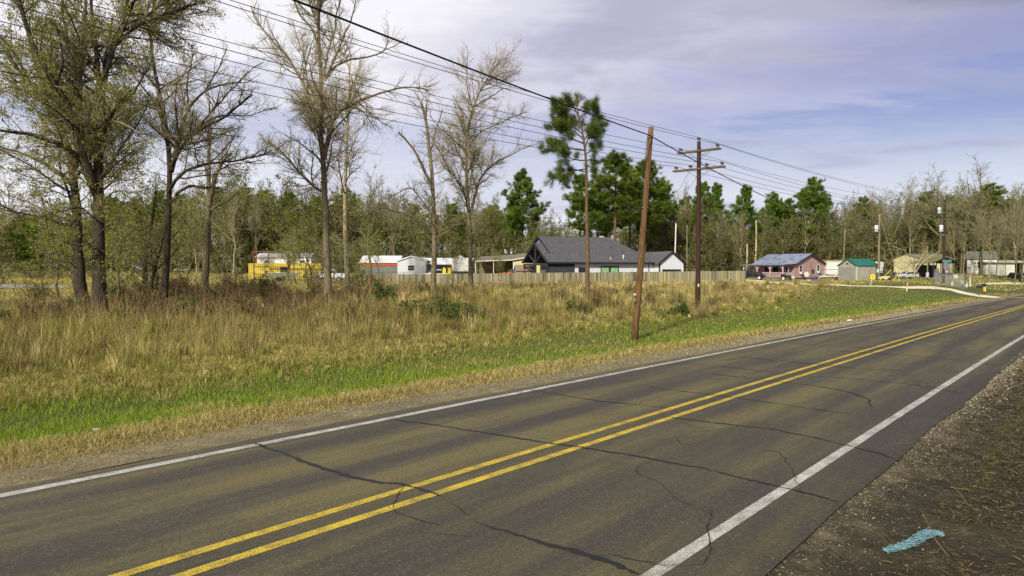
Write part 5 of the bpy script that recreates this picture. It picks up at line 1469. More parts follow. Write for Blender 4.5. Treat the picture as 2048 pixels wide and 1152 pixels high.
def pine_parts(root, rg, SP, SR, limbs, bk, ln, w, per, cols, dens2=2.2, twn=1.0):
    """limbs: (B,n,3) main branches; tufts sit on the outer twigs"""
    P1, R1 = limbs
    P2, R2 = grow(P1, R1, rg, dens2, .25, (48, 12), .46, .4, 2.4, 5, .6, .1, .05, .012, shape=1.25)
    P3, R3 = grow(P2, R2, rg, 2.0 * twn, .2, (45, 12), .5, .25, .8, 3, .6, .1, .08, .010, shape=1.3)
    V, Q = joinq([tubes_np(SP, SR, 10), tubes_np(P1, R1, 5), tubes_np(P2, R2, 3)])
    mesh_np("trunk", V, Q, None, bk, root, smooth=True)
    ends = np.concatenate([P3[:, -1], P3[:, 1], P2[:, -1], P2[:, 3], P1[:, -1], P2[:, 2]])
    dirs = unit(np.concatenate([P3[:, -1] - P3[:, 0], P3[:, -1] - P3[:, 0], P2[:, -1] - P2[:, -2], P2[:, -1] - P2[:, -2], P1[:, -1] - P1[:, -2], P2[:, 3] - P2[:, 2]]) + np.array([0, 0, .25]))
    V, T, K = needle_tufts(ends, dirs, rg, per, ln, w, cols)
    return mesh_np("crown", V, None, T, NEED, root, K)
rg = np.random.default_rng(77)
Yp = 54
b0 = gnd(1175, Yp)
root = thing("pine_tree", "tall slender pine with a bare trunk and tufted crown left of the leaning pole", "pine tree", b0)
stem = [np.array(at(*p, Yp) - b0) for p in ((1175, 612), (1176, 500), (1174, 400), (1172, 330), (1170, 290), (1167, 265), (1158, 235), (1152, 200))]
stem[0][2] = -.2
SP = resample(stem, 18, rg, .02)[None]
SR = (.19 - .15 * np.linspace(0, 1, 18) ** 1.2)[None]
limb = []
for a_, b_, c_, dd in (((1171, 338), (1150, 340), (1095, 362), -.5), ((1172, 345), (1140, 336), (1122, 342), .8), ((1170, 320), (1140, 318), (1125, 300), -1.0), ((1170, 300), (1130, 296), (1085, 292), .4),
                    ((1169, 288), (1135, 275), (1098, 252), -.8), ((1168, 282), (1150, 262), (1110, 240), .9), ((1171, 322), (1188, 318), (1200, 326), .6), ((1171, 310), (1188, 300), (1198, 290), -.7),
                    ((1169, 280), (1182, 262), (1202, 258), .6), ((1165, 262), (1185, 240), (1198, 228), -.6), ((1160, 245), (1130, 226), (1108, 214), .5), ((1156, 225), (1130, 214), (1106, 206), -.6),
                    ((1156, 222), (1172, 208), (1190, 204), .7), ((1154, 212), (1160, 202), (1168, 197), .2), ((1153, 210), (1140, 202), (1130, 198), -.2), ((1162, 250), (1190, 246), (1205, 252), 1.0), ((1166, 268), (1146, 250), (1120, 262), 1.2), ((1170, 298), (1180, 270), (1196, 272), -1.1), ((1171, 330), (1180, 335), (1192, 340), -.9), ((1158, 236), (1150, 215), (1142, 206), 1.0), ((1158, 236), (1176, 222), (1186, 215), -1.0)):
    limb.append(resample([np.array(at(*a_, Yp) - b0), np.array(at(*b_, Yp + dd * .6) - b0), np.array(at(*c_, Yp + dd * 1.6) - b0)], 8, rg, .02))
limb = np.array(limb)
pine_parts(root, rg, SP, SR, (limb, np.linspace(.06, .02, 8)[None] * np.ones((len(limb), 1))), BK_PINE, .46, .017, 34, [C(104, 126, 42), C(86, 108, 38), C(122, 140, 52), C(70, 92, 32)], 5.2, 1.8)
def make_pine(name, seed, h, clear, wid, per, lm):
    rg = np.random.default_rng(seed)
    root = thing(name, "x", "pine tree", (0, 0, 0))
    z = np.linspace(-.3, h, 14)
    SP = np.stack([np.cumsum(rg.normal(0, .05, 14)), np.cumsum(rg.normal(0, .05, 14)), z], 1)[None]
    SR = (.26 - .22 * np.linspace(0, 1, 14))[None] * h / 22
    n = int(lm)
    t = clear + (1 - clear) * np.sort(rg.random(n)) ** .8
    pos = np.stack([np.interp(t * h, z, SP[0, :, k]) for k in range(3)], 1)
    az = rg.random(n) * 6.28
    lo = (t - clear) / (1 - clear)
    ln = wid * (1 - .75 * lo ** 1.6) * (.55 + .45 * np.minimum(1, lo * 4)) * rg.uniform(.5, 1.15, n)
    el = np.radians(8 + 38 * lo + rg.normal(0, 10, n))
    d = np.stack([np.cos(az) * np.cos(el), np.sin(az) * np.cos(el), np.sin(el)], 1)
    limbs = poly_from(pos, d, ln, np.full(n, .05), rg, 6, .12, .04)
    pine_parts(root, rg, SP, SR, limbs, BK_PINE, .55, .06, per, PG, 2.6, 1.0)
    return root
def make_bare(name, seed, h, spread, fork, bk, tw, leafspec=None, twr=.018, dens=1.0, cat="tree", vase=34):
    rg = np.random.default_rng(seed)
    root = thing(name, "x", cat, (0, 0, 0))
    n = 12
    z = np.linspace(-.3, h * .86, n)
    lean = np.cumsum(rg.normal(0, .14, (n, 2)), axis=0)
    SP = np.concatenate([lean, z[:, None]], 1)[None]
    SR = (.26 - .235 * np.linspace(0, 1, n) ** .7)[None] * h / 22
    P0, R0 = grow(SP, SR, rg, .95 * dens, fork, (vase, 9), .55 * spread, 2, h * .55, 10, .7, .07, .10, .03, shape=1.2)
    P1, R1 = grow(np.concatenate([P0]), R0, rg, 1.15 * dens, .15, (42, 12), .46, 1.0, 5.0, 7, .6, .1, .06, .025, shape=1.25)
    P1b, R1b = grow(SP, SR, rg, 1.0 * dens, fork * .8, (50, 12), .2, .8, 3.5, 7, .35, .1, .06, .022, shape=1.3)
    P1 = np.concatenate([P1, P1b]); R1 = np.concatenate([R1, R1b])
    P2, R2 = grow(P1, R1, rg, 1.6 * dens, .12, (42, 12), .55, .6, 2.6, 5, .6, .12, .06, twr, shape=1.3)
    P3, R3 = grow(P2, R2, rg, 2.2 * dens, .1, (42, 13), .6, .4, 1.3, 3, .7, .12, .06, twr * .8, shape=1.3)
    V, Q = joinq([tubes_np(SP, SR, 8), tubes_np(P0, R0, 6), tubes_np(P1, R1, 4)])
    mesh_np("trunk", V, Q, None, bk, root, smooth=True)
    V, Q = joinq([tubes_np(P2, R2, 3), tubes_np(P3, R3, 3)])
    if leafspec:
        mesh_np("crown", V, Q, None, tw, root)
        per, size, cols = leafspec
        V, Q, K = leaves(P3, rg, per, size, .22, cols)
        mesh_np("foliage", V, Q, None, BGL, root, K)
    else:
        mesh_np("crown", V, Q, None, tw, root)
    return root
def place(proto, used, px, Y, h, hp, label, group, rz, wide=1.0, cat=None):
    """first call moves the prototype itself, later ones copy it with its parts"""
    if proto.name in used: o = copy_tree(proto)
    else:
        o = proto
        used.add(proto.name)
    s = h / hp
    o.location = gnd(px, Y, -.1)
    o.rotation_euler = (0, 0, rz)
    o.scale = (s * wide, s * wide, s)
    o["label"] = label
    if group: o["group"] = group
    elif "group" in o: del o["group"]
    return o
BKW = bark("wood_bark", C(122, 114, 82), C(84, 78, 56), (3, 3, 1), .5)
BKWP = bark("pale_wood_bark", C(168, 154, 120), C(120, 108, 80), (3, 3, 1), .5)
T_BR = mat("brown_wood_twigs", C(122, 116, 78), C(98, 94, 60), .5, .9)
T_PK = mat("grey_wood_twigs", C(150, 142, 108), C(122, 116, 84), .5, .9)
BUDG = [C(118, 124, 50), C(100, 108, 44), C(138, 138, 64), C(84, 92, 38), C(108, 100, 48)]
BUDB = [C(116, 116, 60), C(98, 100, 50), C(134, 130, 72), C(88, 92, 44)]
BARE = [remember(make_bare("bare_tree", 100 + k, 20, 1.0, .28 + .05 * (k % 3), BKW if k % 2 else BKWP, (T_BR, T_PK)[k % 2], None, .019, 1.45)) for k in range(4)]
TWIGGY = [remember(make_bare("woodland_tree", 120 + k, 17, .8, .16, BKW, (T_BR, T_PK)[k % 2], (3.4, .24, BUDB), .020, 1.25, vase=28)) for k in range(3)]
BUDT = [remember(make_bare("budding_tree", 140 + k, 17, 1.0, .16, BKWP if k % 2 else BKW, T_PK, (7.0, .26, BUDG), .018, 1.15)) for k in range(3)]
PINE = [remember(make_pine("pine_tree", 160 + k, 22, (.40, .18, .46)[k], (5.8, 7.4, 5.6)[k], 16, (92, 120, 84)[k])) for k in range(3)]
DKG = [C(48, 60, 30), C(38, 48, 26), C(62, 72, 34), C(78, 76, 40)]
def make_bush(name, seed, h, w, leafspec, tw=T_BR, dens=1.0, nst=14, cat="bush", twr=.012, matl=None):
    rg = np.random.default_rng(seed)
    root = thing(name, "x", cat, (0, 0, 0))
    az = rg.random(nst) * 6.28
    pos = np.stack([np.cos(az) * w * .16 * rg.random(nst), np.sin(az) * w * .16 * rg.random(nst), np.full(nst, -.1)], 1)
    el = np.radians(rg.uniform(30, 85, nst))
    d = np.stack([np.cos(az) * np.cos(el), np.sin(az) * np.cos(el), np.sin(el)], 1)
    ln = 1 / np.sqrt((np.cos(el) / (w * .5)) ** 2 + (np.sin(el) / h) ** 2) * rg.uniform(.75, 1.1, nst)
    P0, R0 = poly_from(pos, d, ln, np.full(nst, .02 * h / 2 + .006), rg, 7, .10, .03)
    P1, R1 = grow(P0, R0, rg, 3.2 * dens / h * 2.5, .12, (42, 14), .45, .15 * h, .5 * h, 5, .6, .12, .03, twr, shape=1.3)
    P2, R2 = grow(P1, R1, rg, 5 * dens / h * 2.0, .1, (42, 14), .5, .07 * h, .25 * h, 3, .7, .12, .03, twr * .8, shape=1.3)
    V, Q = joinq([tubes_np(P0, R0, 4), tubes_np(P1, R1, 3), tubes_np(P2, R2, 3)])
    mesh_np("stems", V, Q, None, tw, root)
    if leafspec:
        per, size, cols = leafspec
        V, Q, K = leaves(np.concatenate([P2]), rg, per, size, size * .8, cols)
        mesh_np("foliage", V, Q, None, matl or BGL, root, K)
    return root
BUSH = [remember(make_bush("thicket_bush", 180 + k, 5, 6.5, (2.2, .26, (DKG, BUDB, BUDG)[k]), T_BR, 1.0, 16, twr=.02)) for k in range(3)]
rg = np.random.default_rng(2024)
used = set()
def topz(py, Y): return 2.75 + (535 - py) / F * Y
def put(lst, hp, px, Y, ytop, label, group, wide=1.0):
    z0 = float(terr((px - 1024) / F * Y, Y))
    h = topz(ytop, Y) - z0
    return place(lst[int(rg.integers(len(lst)))], used, px, Y, h, hp, label, group, rg.random() * 6.28, wide)
# pines that stand out
for px, Y, yt, w, lab in ((1048, 148, 350, 1.15, "round headed pine standing alone left of the dark roof"), (1030, 158, 392, .7, "smaller dark pine touching the lone round headed pine"), (1160, 136, 358, 1.1, "pine behind the roof left of the big pine clump"),
                      (1228, 130, 318, 1.35, "tallest broad pine of the big clump behind the dark roofed house"), (1288, 134, 332, 1.3, "broad pine at the right of the big clump behind the leaning pole"), (1198, 138, 376, 1.2, "lower pine at the left foot of the big clump"),
                      (1256, 142, 345, 1.25, "pine filling the middle of the big clump"), (1322, 146, 372, 1.2, "last low pine at the right edge of the big clump"),
                      (1405, 148, 372, .9, "pine crown just right of the double crossarm pole"), (1432, 152, 376, .9, "second pine crown right of the double crossarm pole"), (1490, 154, 380, 1.0, "rounded pine crown above the pink house's left eave"), (1540, 156, 392, 1.0, "pine crown above the pink house ridge"),
                      (1580, 158, 404, .9, "low pine crown right of the pink house ridge"), (1632, 150, 364, 1.1, "tall pine crown above the pink house's right eave"), (1370, 170, 400, .9, "pine peeking between the big clump and the crossarm pole"),
                      (1722, 160, 400, 1.1, "dark pine crown behind the green roofed shed"), (1850, 156, 390, 1.2, "dark pine left of the enclosure pole's top"), (1893, 172, 398, 1.0, "dark pine right behind the enclosure pole's top"), (1985, 158, 376, 1.5, "dark pine under the tallest right bare crown"),
                      (820, 172, 428, 1.0, "pine seen between the two broken limbed trees"), (618, 165, 425, 1.2, "dark pine behind the tallest bare trunk"), (560, 172, 432, 1.0, "dark pine above the rusty frame"), (70, 150, 436, 1.3, "dark pine beyond the pond"), (30, 160, 450, 1.2, "dark low pine at the far left edge")):
    put(PINE, 22, px, Y, yt, lab, None, w)
# standing-out bare trees on the right
for px, Y, yt, w, lab in ((1962, 140, 300, 1.25, "tallest bare round crown rising at the right"), (1876, 142, 318, 1.1, "bare tree with a fanned crown left of the tallest right crown"), (1822, 146, 332, .75, "narrow bare tree with upright twigs above the carport"),
                      (1772, 150, 362, .95, "bare tree crown above the green roofed shed"), (1740, 152, 362, .9, "bare tree crown left of the carport woods"), (1705, 156, 366, .9, "bare grey crown above the white box trailer"), (2030, 146, 352, 1.0, "bare tree at the right edge above the road"), (2075, 145, 360, 1.1, "bare tree just beyond the right edge"),
                      (1370, 150, 352, .7, "pale bare tree with fine upright twigs between the leaning pole and crossarm pole"), (1478, 146, 415, .9, "pale vase shaped bare tree right of the crossarm pole"), (1445, 142, 420, .8, "olive vase shaped bare tree beside the crossarm pole"),
                      (960, 150, 385, .9, "pale bare tree behind the round crowned tree"), (470, 120, 345, 1.0, "pale bare tree behind the right limbs of the multi-stemmed tree"), (515, 130, 368, .9, "bare tree with upright branches above the rusty frame"), (395, 140, 372, .9, "pale bare tree behind the grey forked tree"),
                      (740, 110, 318, 1.15, "bare tree with an arching crown behind the pale patchy trunk"), (790, 135, 362, .9, "bare tree with arching twigs above the white roof"), (1100, 165, 425, .8, "pale budding tree above the porch gable"), (1010, 160, 405, .7, "thin bare tree left of the lone pine"), (1130, 170, 432, .9, "pale budding tree between lone pine and pine clump")):
    put(BARE, 20, px, Y, yt, lab, None, w)
def rowof(lst, hp, x0, x1, n, Y0, Y1, f, label, group, w0=.8, w1=1.3):
    for i in range(n):
        px = x0 + (x1 - x0) * (i + rg.uniform(.1, .9)) / n
        put(lst, hp, px, rg.uniform(Y0, Y1), f(px) + rg.normal(0, 9), label, group, rg.uniform(w0, w1))
ftop = lambda x: np.interp(x, [-200, 100, 300, 450, 600, 800, 1000, 1100, 1200, 1340, 1500, 1640, 1760, 1900, 2100], [405, 400, 362, 344, 356, 370, 384, 412, 402, 398, 414, 402, 390, 372, 368])
rowof(PINE, 22, -80, 1000, 20, 166, 192, lambda x: ftop(x) + 36, "dark pine among the budding woods behind the left field", "pines in the left woods", 1.1, 1.6)
rowof(BUDT, 17, -150, 700, 40, 140, 185, lambda x: ftop(x) + 4, "olive budding tree in the woods behind the left field", "budding trees behind the left field", .9, 1.4)
rowof(TWIGGY, 17, -150, 1150, 40, 165, 200, lambda x: ftop(x) + 10, "thin brown tree deep in the woods behind the mobile homes", "thin trees deep in the left woods", .9, 1.4)
rowof(BUDT, 17, 690, 1350, 34, 140, 180, lambda x: ftop(x) + 12, "olive budding tree behind the white roofed buildings and dark roofed house", "budding trees behind the buildings", .8, 1.3)
rowof(TWIGGY, 17, 1300, 1720, 60, 137, 180, lambda x: ftop(x) + 2, "slender brown tree in the bare woods behind the pink house", "bare woods behind the pink house", .9, 1.4)
rowof(BARE, 20, 1320, 1720, 18, 140, 160, lambda x: ftop(x) + 4, "bare grey brown tree in the woods behind the pink house", "bare trees behind the pink house", .7, 1.1)
rowof(TWIGGY, 17, 1690, 2160, 64, 145, 190, lambda x: ftop(x) - 2, "slender brown tree in the tall dark woods at the right", "bare woods at the right", .8, 1.2)
rowof(BARE, 20, 1690, 2160, 22, 146, 172, lambda x: ftop(x) + 4, "bare tree in the tall dark woods at the right", "bare trees at the right", .7, 1.1)
rowof(BUSH, 5, 1330, 1700, 26, 136, 160, lambda x: 478, "brown thicket at the foot of the woods behind the pink house", "thickets behind the pink house", .9, 1.4)
rowof(BUSH, 5, 1700, 2150, 34, 146, 172, lambda x: 466, "dark thicket at the foot of the right woods", "thickets at the right", .9, 1.5)
rowof(BUSH, 5, -120, 700, 52, 142, 185, lambda x: 474, "dark thicket at the foot of the left woods", "thickets behind the left field", .9, 1.5)
rowof(BUSH, 5, 700, 1320, 38, 145, 175, lambda x: 470, "olive thicket behind the white roofed buildings", "thickets behind the buildings", .9, 1.4)
for px, Y, yt, w, lab in ((95, 112, 520, 1.3, "rounded grey green bush on the far bank of the pond"), (60, 118, 514, 1.2, "dark green bush left of the rounded bush beyond the pond"), (130, 120, 522, 1.2, "brown bush right of the rounded bush beyond the pond"), (10, 116, 508, 1.3, "dark bush at the far left beyond the pond"), (180, 124, 526, 1.2, "low olive bush behind the big dark trunks"), (730, 90, 545, .9, "dark leafy bush at the left end of the plank fence"), (1480, 132, 512, .35, "small dark evergreen bush behind the right end of the plank fence")):
    put(BUSH, 5, px, Y, yt, lab, None, w)
for px, Y, yt, w, lab in ((1978, 127, 400, .7, "first tall trunk in front of the white outbuilding, counting from its left end"), (1994, 124, 392, .7, "second tall trunk in front of the white outbuilding"), (2012, 129, 405, .6, "third slim trunk in front of the white outbuilding"), (2028, 122, 385, .7, "fourth tall trunk before the white outbuilding's open bay"), (2044, 126, 395, .7, "trunk at the right frame edge before the open bay"),
                      (1948, 130, 410, .7, "bare tree just right of the enclosure before the white gabled house"), (1925, 126, 420, .7, "bare tree behind the right corner of the enclosure"), (1963, 132, 398, .8, "bare tree between the white gabled house and white outbuilding"), (1905, 134, 430, .7, "bare tree right behind the black carport"), (1850, 128, 455, .6, "small bare tree before the pale yellow house")):
    put(BARE, 20, px, Y, yt, lab, None, w)
# dead pale snags in the woods
for i, (px, y0, y1, Y) in enumerate(((1510, 440, 540, 140), (1492, 488, 545, 138), (1563, 478, 545, 142))):
    g = gnd(px, Y)
    rt = thing("dead_snag", ("tall pale dead snag in the woods above the pink house", "short pale dead snag left of the tall one above the pink house", "pale broken dead snag right of the tall one above the pink house")[i], "dead tree", g)
    tp = at(px + 2, y0, Y) - g
    SPn = resample([np.array((0, 0, -.2)), np.array(tp) * .5 + np.array([.1, 0, 0]), np.array(tp)], 10, rg, .05)[None]
    V, Q = tubes_np(SPn, np.linspace(.2, .13, 10)[None], 8)
    mesh_np("trunk", V, Q, None, bark("snag_wood", C(206, 190, 146), C(160, 144, 104), (5, 5, 1), .5), rt, smooth=True)
    P1, R1 = grow(SPn, np.linspace(.2, .13, 10)[None], rg, .5, .5, (60, 12), .1, .3, .9, 4, .4, .1, .1, .03)
    if len(P1):
        V, Q = tubes_np(P1, R1, 5)
        mesh_np("limb_stubs", V, Q, None, bark("snag_wood", C(206, 190, 146), C(160, 144, 104)), rt)
# pale spreading tree by the gravel road and olive understory trees among the big trunks
hero("low pale bare tree with many spreading limbs beside the silver suv",
     [([(1829, 556), (1829, 545), (1828, 535), (1822, 515), (1808, 500), (1788, 494)], .11, .02, 0), ([(1829, 540), (1838, 520), (1848, 505), (1852, 498)], .11, .03, 1), ([(1830, 545), (1845, 528), (1862, 512), (1880, 502)], .11, .03, -1), ([(1827, 540), (1812, 525), (1790, 512)], .09, .025, 1.5), ([(1829, 536), (1830, 515), (1826, 500)], .09, .025, -1), ([(1826, 548), (1806, 540), (1785, 530), (1770, 520)], .07, .02, -1)],
     108, 31, bark("pale_smooth_bark", C(178, 166, 130), C(140, 128, 96), (5, 5, 1), .4), mat("pale_twigs", C(168, 156, 120), None, 1, .9), None, dens=(1.2, 1.6, 1.6, 1.0), twr=.014, tmin0=.5)
T_UN = [remember(make_bare("sapling", 200 + k, 8, 1.0, .14, BKW, T_PK, (3.0, .14, OLIVE), .009, 1.9, "tree", 42)) for k in range(3)]
for px, Y, yt, w, lab in ((118, 50, 395, 1.3, "olive leafed understory tree left of the big dark trunks"), (232, 46, 400, 1.3, "olive leafed understory tree just right of the big dark trunks"), (268, 60, 390, 1.2, "olive leafed understory tree behind the leaning stems"), (300, 66, 372, 1.2, "taller olive understory tree between the leaning stems and big pair"), 
                      (150, 62, 420, 1.2, "olive sapling just left of the big dark trunks"), (370, 72, 405, 1.1, "olive sapling between multi-stemmed and forked trees"), (455, 85, 420, 1.1, "olive sapling right of the forked tree"), (615, 80, 440, 1.2, "olive sapling before the container's right end"), (590, 92, 455, 1.2, "olive sapling behind the boat"), (760, 84, 455, 1.0, "olive sapling at the left end of the plank fence"),
                      (905, 80, 470, .9, "thin olive sapling between the two bare trunks"), (200, 75, 430, 1.3, "olive sapling far behind the big dark pair"), (340, 88, 440, 1.3, "olive sapling at the edge of the left field"), (680, 78, 470, 1.1, "olive sapling at the foot of the pale patchy trunk"), (-60, 46, 420, 1.3, "olive tree at the left frame edge"), (578, 94, 462, 1.7, "wide olive sapling screening the middle of the yellow container"), (616, 96, 452, 1.8, "wide olive sapling screening the right half of the yellow container"), (645, 96, 480, 1.3, "olive sapling left of the tallest bare trunk"), (715, 100, 482, 1.3, "olive sapling before the white metal roof"), (540, 104, 505, 1.0, "low olive sapling over the boat"), (668, 94, 470, 1.5, "olive sapling in front of the white pickup by the tallest trunk"), (1000, 88, 500, .9, "thin olive sapling right of the round crowned tree")):
    put(T_UN, 8, px, Y, yt, lab, "olive understory trees", w)
# ---------------------------------------------------------------- shrubs in the grass
GRN = [C(62, 88, 34), C(48, 70, 28), C(80, 106, 42)]
MARO = mat("maroon_stems", C(112, 96, 66), C(86, 72, 50), 2, .9)
TANST = mat("dry_stems", C(158, 138, 92), C(124, 104, 68), 2, .9)
SH_G = [remember(make_bush("green_shrub", 300 + k, 1.1, 1.5, (7.0, .085, GRN), MARO, 1.3, 18, "shrub", .006, LEAF)) for k in range(2)]
SH_B = [remember(make_bush("brown_shrub", 310 + k, 1.3, 1.5, (2.2, .05, [C(112, 92, 58), C(92, 76, 50)]), MARO, 1.5, 20, "shrub", .008, LEAF)) for k in range(2)]
SH_T = [remember(make_bush("dry_shrub", 320 + k, 1.4, 1.7, (1.0, .05, [C(168, 150, 92), C(140, 122, 74)]), TANST, 1.3, 20, "shrub", .006, LEAF)) for k in range(2)]
def shrub(lst, hp, px, py, ytop, lab, w=1.0):
    g = hit(px, py)
    return put(lst, hp, px, g.y, ytop - (py - ytop) * .25, lab, None, w)
for px, py, yt, w, lab in ((845, 642, 594, 1.5, "dark green shrub left of the pair in front of the broken topped trunk"), (925, 646, 602, 1.5, "dark green shrub right of the pair in front of the bare trunks"), (770, 612, 574, 1.0, "green shrub at the left end of the plank fence"), (535, 585, 556, .9, "young green shrub below the motor boat"), (473, 588, 572, .9, "small green shrub left of the boat"), (485, 590, 574, .9, "small green shrub beside the other left of the boat"), (1362, 632, 606, 1.1, "green tuft shrub left of the crossarm pole"), (1148, 632, 606, 1.0, "green shrub at the foot of the slender pine"), (885, 626, 590, 1.2, "green shrub between the bare trunks"), (975, 600, 580, 1.0, "low green shrub before the plank fence")):
    shrub(SH_G, 1.1, px, py, yt, lab, w)
for px, py, yt, w, lab in ((1115, 612, 574, .9, "maroon brown shrub left of the slender pine"), (1195, 622, 580, .9, "maroon brown shrub right of the slender pine"), (1010, 630, 602, 1.0, "rusty brown shrub in the dry grass"), (700, 608, 572, 1.0, "brown shrub at the foot of the pale trunk"), (610, 612, 576, 1.2, "brown shrub left of the tallest bare trunk"), (1425, 614, 596, .9, "reddish dead shrub right of the crossarm pole"), (480, 640, 600, 1.2, "brown shrub in the shade of the left trees"), (300, 640, 596, 1.2, "brown shrub before the leaning stems"), (90, 660, 606, 1.3, "brown shrub at the left in the tall grass")):
    shrub(SH_B, 1.3, px, py, yt, lab, w)
for px, py, yt, w, lab in ((1648, 577, 556, 1.4, "rounded dry brown bush before the white flatbed trailer"), (1520, 582, 566, 1.4, "dry bush before the dark car"), (1232, 640, 606, 1.0, "dry shrub left of the leaning pole"), (1330, 616, 588, 1.0, "dry shrub between the leaning pole and crossarm pole"), (1400, 634, 606, 1.1, "dry twiggy shrub around the foot of the crossarm pole"), (1480, 600, 570, 1.2, "dry shrub at the right end of the plank fence"), (1590, 590, 572, 1.3, "dry shrub in the meadow before the pink house"), (400, 625, 580, 1.0, "dry shrub at the foot of the forked tree")):
    shrub(SH_T, 1.4, px, py, yt, lab, w)
rq = np.random.default_rng(61)
for k in range(70):
    px, py = rq.uniform(250, 800), rq.uniform(588, 650)
    shrub((SH_B, SH_B, SH_T)[k % 3], 1.3, px, py, py - rq.uniform(22, 48), "brushy brown shrub in the rough grass below the bare trees", rq.uniform(.9, 1.5))["group"] = "brown brush below the bare trees"
for k in range(36):
    px, py = rq.uniform(800, 1480), rq.uniform(584, 632)
    shrub((SH_T, SH_T, SH_B)[k % 3], 1.4, px, py, py - rq.uniform(14, 32), "dry wispy shrub standing in the straw before the plank fence", rq.uniform(.9, 1.6))["group"] = "dry shrubs before the plank fence"
for k in range(26):
    px, py = rq.uniform(-40, 420), rq.uniform(598, 665)
    shrub((SH_B, SH_G, SH_B)[k % 3], 1.2, px, py, py - rq.uniform(20, 40), "low brush clump in the tall grass by the big dark trunks", rq.uniform(1.0, 1.7))["group"] = "brush by the big dark trunks"
# ---------------------------------------------------------------- grasses
GR = leafmat("grass_blades", .30, .8)
def scatter(n, rg, Z0, Z1, a=-.98, b=.86):
    Zs = np.exp(rg.uniform(math.log(Z0), math.log(Z1), n))
    Xs = Zs * rg.uniform(a, b, n)
    u, v = to_uv(Xs, Zs)
    return Xs, Zs, u, v
def blades(name, X, Y, h, w, lean, cols, rg, label=None, bend=.35, matl=None, la=None):
    n = len(X)
    z = terr(X, Y)
    yaw = rg.random(n) * 2 * np.pi
    s = np.stack([np.cos(yaw), np.sin(yaw), 0 * yaw], 1) * (w / 2)[:, None]
    la = rg.random(n) * 2 * np.pi if la is None else la
    l = np.stack([np.cos(la), np.sin(la), 0 * la], 1) * (h * lean)[:, None]
    P = np.stack([X, Y, z - .02], 1)
    hz = np.zeros((n, 3)); hz[:, 2] = h
    m = P + hz * .6 + l * bend
    tp = P + hz * np.sqrt(np.clip(1 - np.minimum(lean, .9) ** 2, .1, 1))[:, None] + l
    V = np.stack([P - s, P + s, m + s * .75, m - s * .75, tp], 1).reshape(-1, 3)
    k = np.arange(n) * 5
    Q = np.stack([k, k + 1, k + 2, k + 3], 1)
    T = np.stack([k + 3, k + 2, k + 4], 1)
    o = mesh_np(name, V, Q, T, matl or GR, None, np.repeat(cols, 5, 0))
    return tag(o, kind="stuff")
def pick(rg, n, cols, var=.16):
    return np.array(cols)[rg.integers(0, len(cols), n)] * np.clip(rg.normal(1, var, (n, 1)), .5, 1.6)
TANC = [C(176, 158, 98), C(156, 138, 82), C(192, 176, 116), C(138, 122, 72), C(166, 150, 86)]
GREENC = [C(124, 146, 36), C(108, 132, 32), C(140, 158, 48), C(94, 116, 30), C(150, 156, 62)]
OLDC = [C(172, 158, 90), C(150, 138, 76), C(188, 172, 104), C(132, 122, 64), C(150, 150, 74)]
WARMC = [C(116, 102, 58), C(98, 86, 48), C(132, 118, 68)]
PALEC = [C(196, 178, 120), C(178, 158, 100), C(206, 190, 134)]
rg = np.random.default_rng(9)
gpts = [hit(*p) for p in ((2000, 583), (1900, 579), (1800, 576), (1700, 572.5), (1600, 569))] + [gnd(1500, 118), gnd(1440, 132)]
def gdist(x, y):
    d = np.full(len(x), 1e9)
    for a, b in zip(gpts[:-1], gpts[1:]):
        ax, ay, bx, by = a.x, a.y, b.x, b.y
        t_ = np.clip(((x - ax) * (bx - ax) + (y - ay) * (by - ay)) / ((bx - ax) ** 2 + (by - ay) ** 2), 0, 1)
        d = np.minimum(d, np.hypot(x - ax - t_ * (bx - ax), y - ay - t_ * (by - ay)))
    return d
# short verge grass: tan along the road edge, green band beyond
X, Y, u, v = scatter(560000, rg, 8, 120)
nz = lump(X, Y, 1.7) * .8 + lump(X, Y, .55, 3) * .5 + lump(X, Y, 4.1, 1.3) * .5
keep = (u > 1.12 + .2 * lump(X, Y, .5)) & (u < 12.5 + nz * 1.6 + 8 * sm(55, 80, v)) & (v < 118) & (gdist(X, Y) > 2.2) & ~((v > 92) & (v < 103) & (u < 7))
X, Y, u, v, nz = X[keep], Y[keep], u[keep], v[keep], nz[keep]
gfac = sm(2.9, 4.1, u + nz * .75) * (1 - sm(6.8, 11.0, u + nz * 1.4 - 2.5 * sm(15, 40, v) - 3 * sm(48, 85, v)))
gfac = np.clip(gfac * (1.0 - (.35 * sm(55, 22, v) + .45 * sm(26, 5, v)) * sm(.05, .55, lump(X, Y, 1.9, 5) + .5 * lump(X, Y, .8, 2))), 0, 1)
isg = rg.random(len(X)) < gfac
cols = np.where(isg[:, None], pick(rg, len(X), GREENC), np.where((u < 4)[:, None], pick(rg, len(X), TANC), pick(rg, len(X), OLDC)))
cols = np.where((rg.random(len(X)) < np.where(isg, .008, .08))[:, None], pick(rg, len(X), PALEC), cols)
h = np.where(u < 2.4, .10, .16) * rg.uniform(.5, 1.5, len(X)) * (1 + .4 * np.clip(nz, -1, 1))
h = h * np.where(isg, 1.0 - .3 * sm(8, 20, v), 1.15)
w = np.clip(.00075 * Y, .007, .06) * rg.uniform(.6, 1.4, len(X))
lean = np.where(isg, rg.uniform(.1, .7, len(X)), rg.uniform(.3, 1.3, len(X)))
blades("verge_grass", X, Y, h, w, lean, cols, rg)
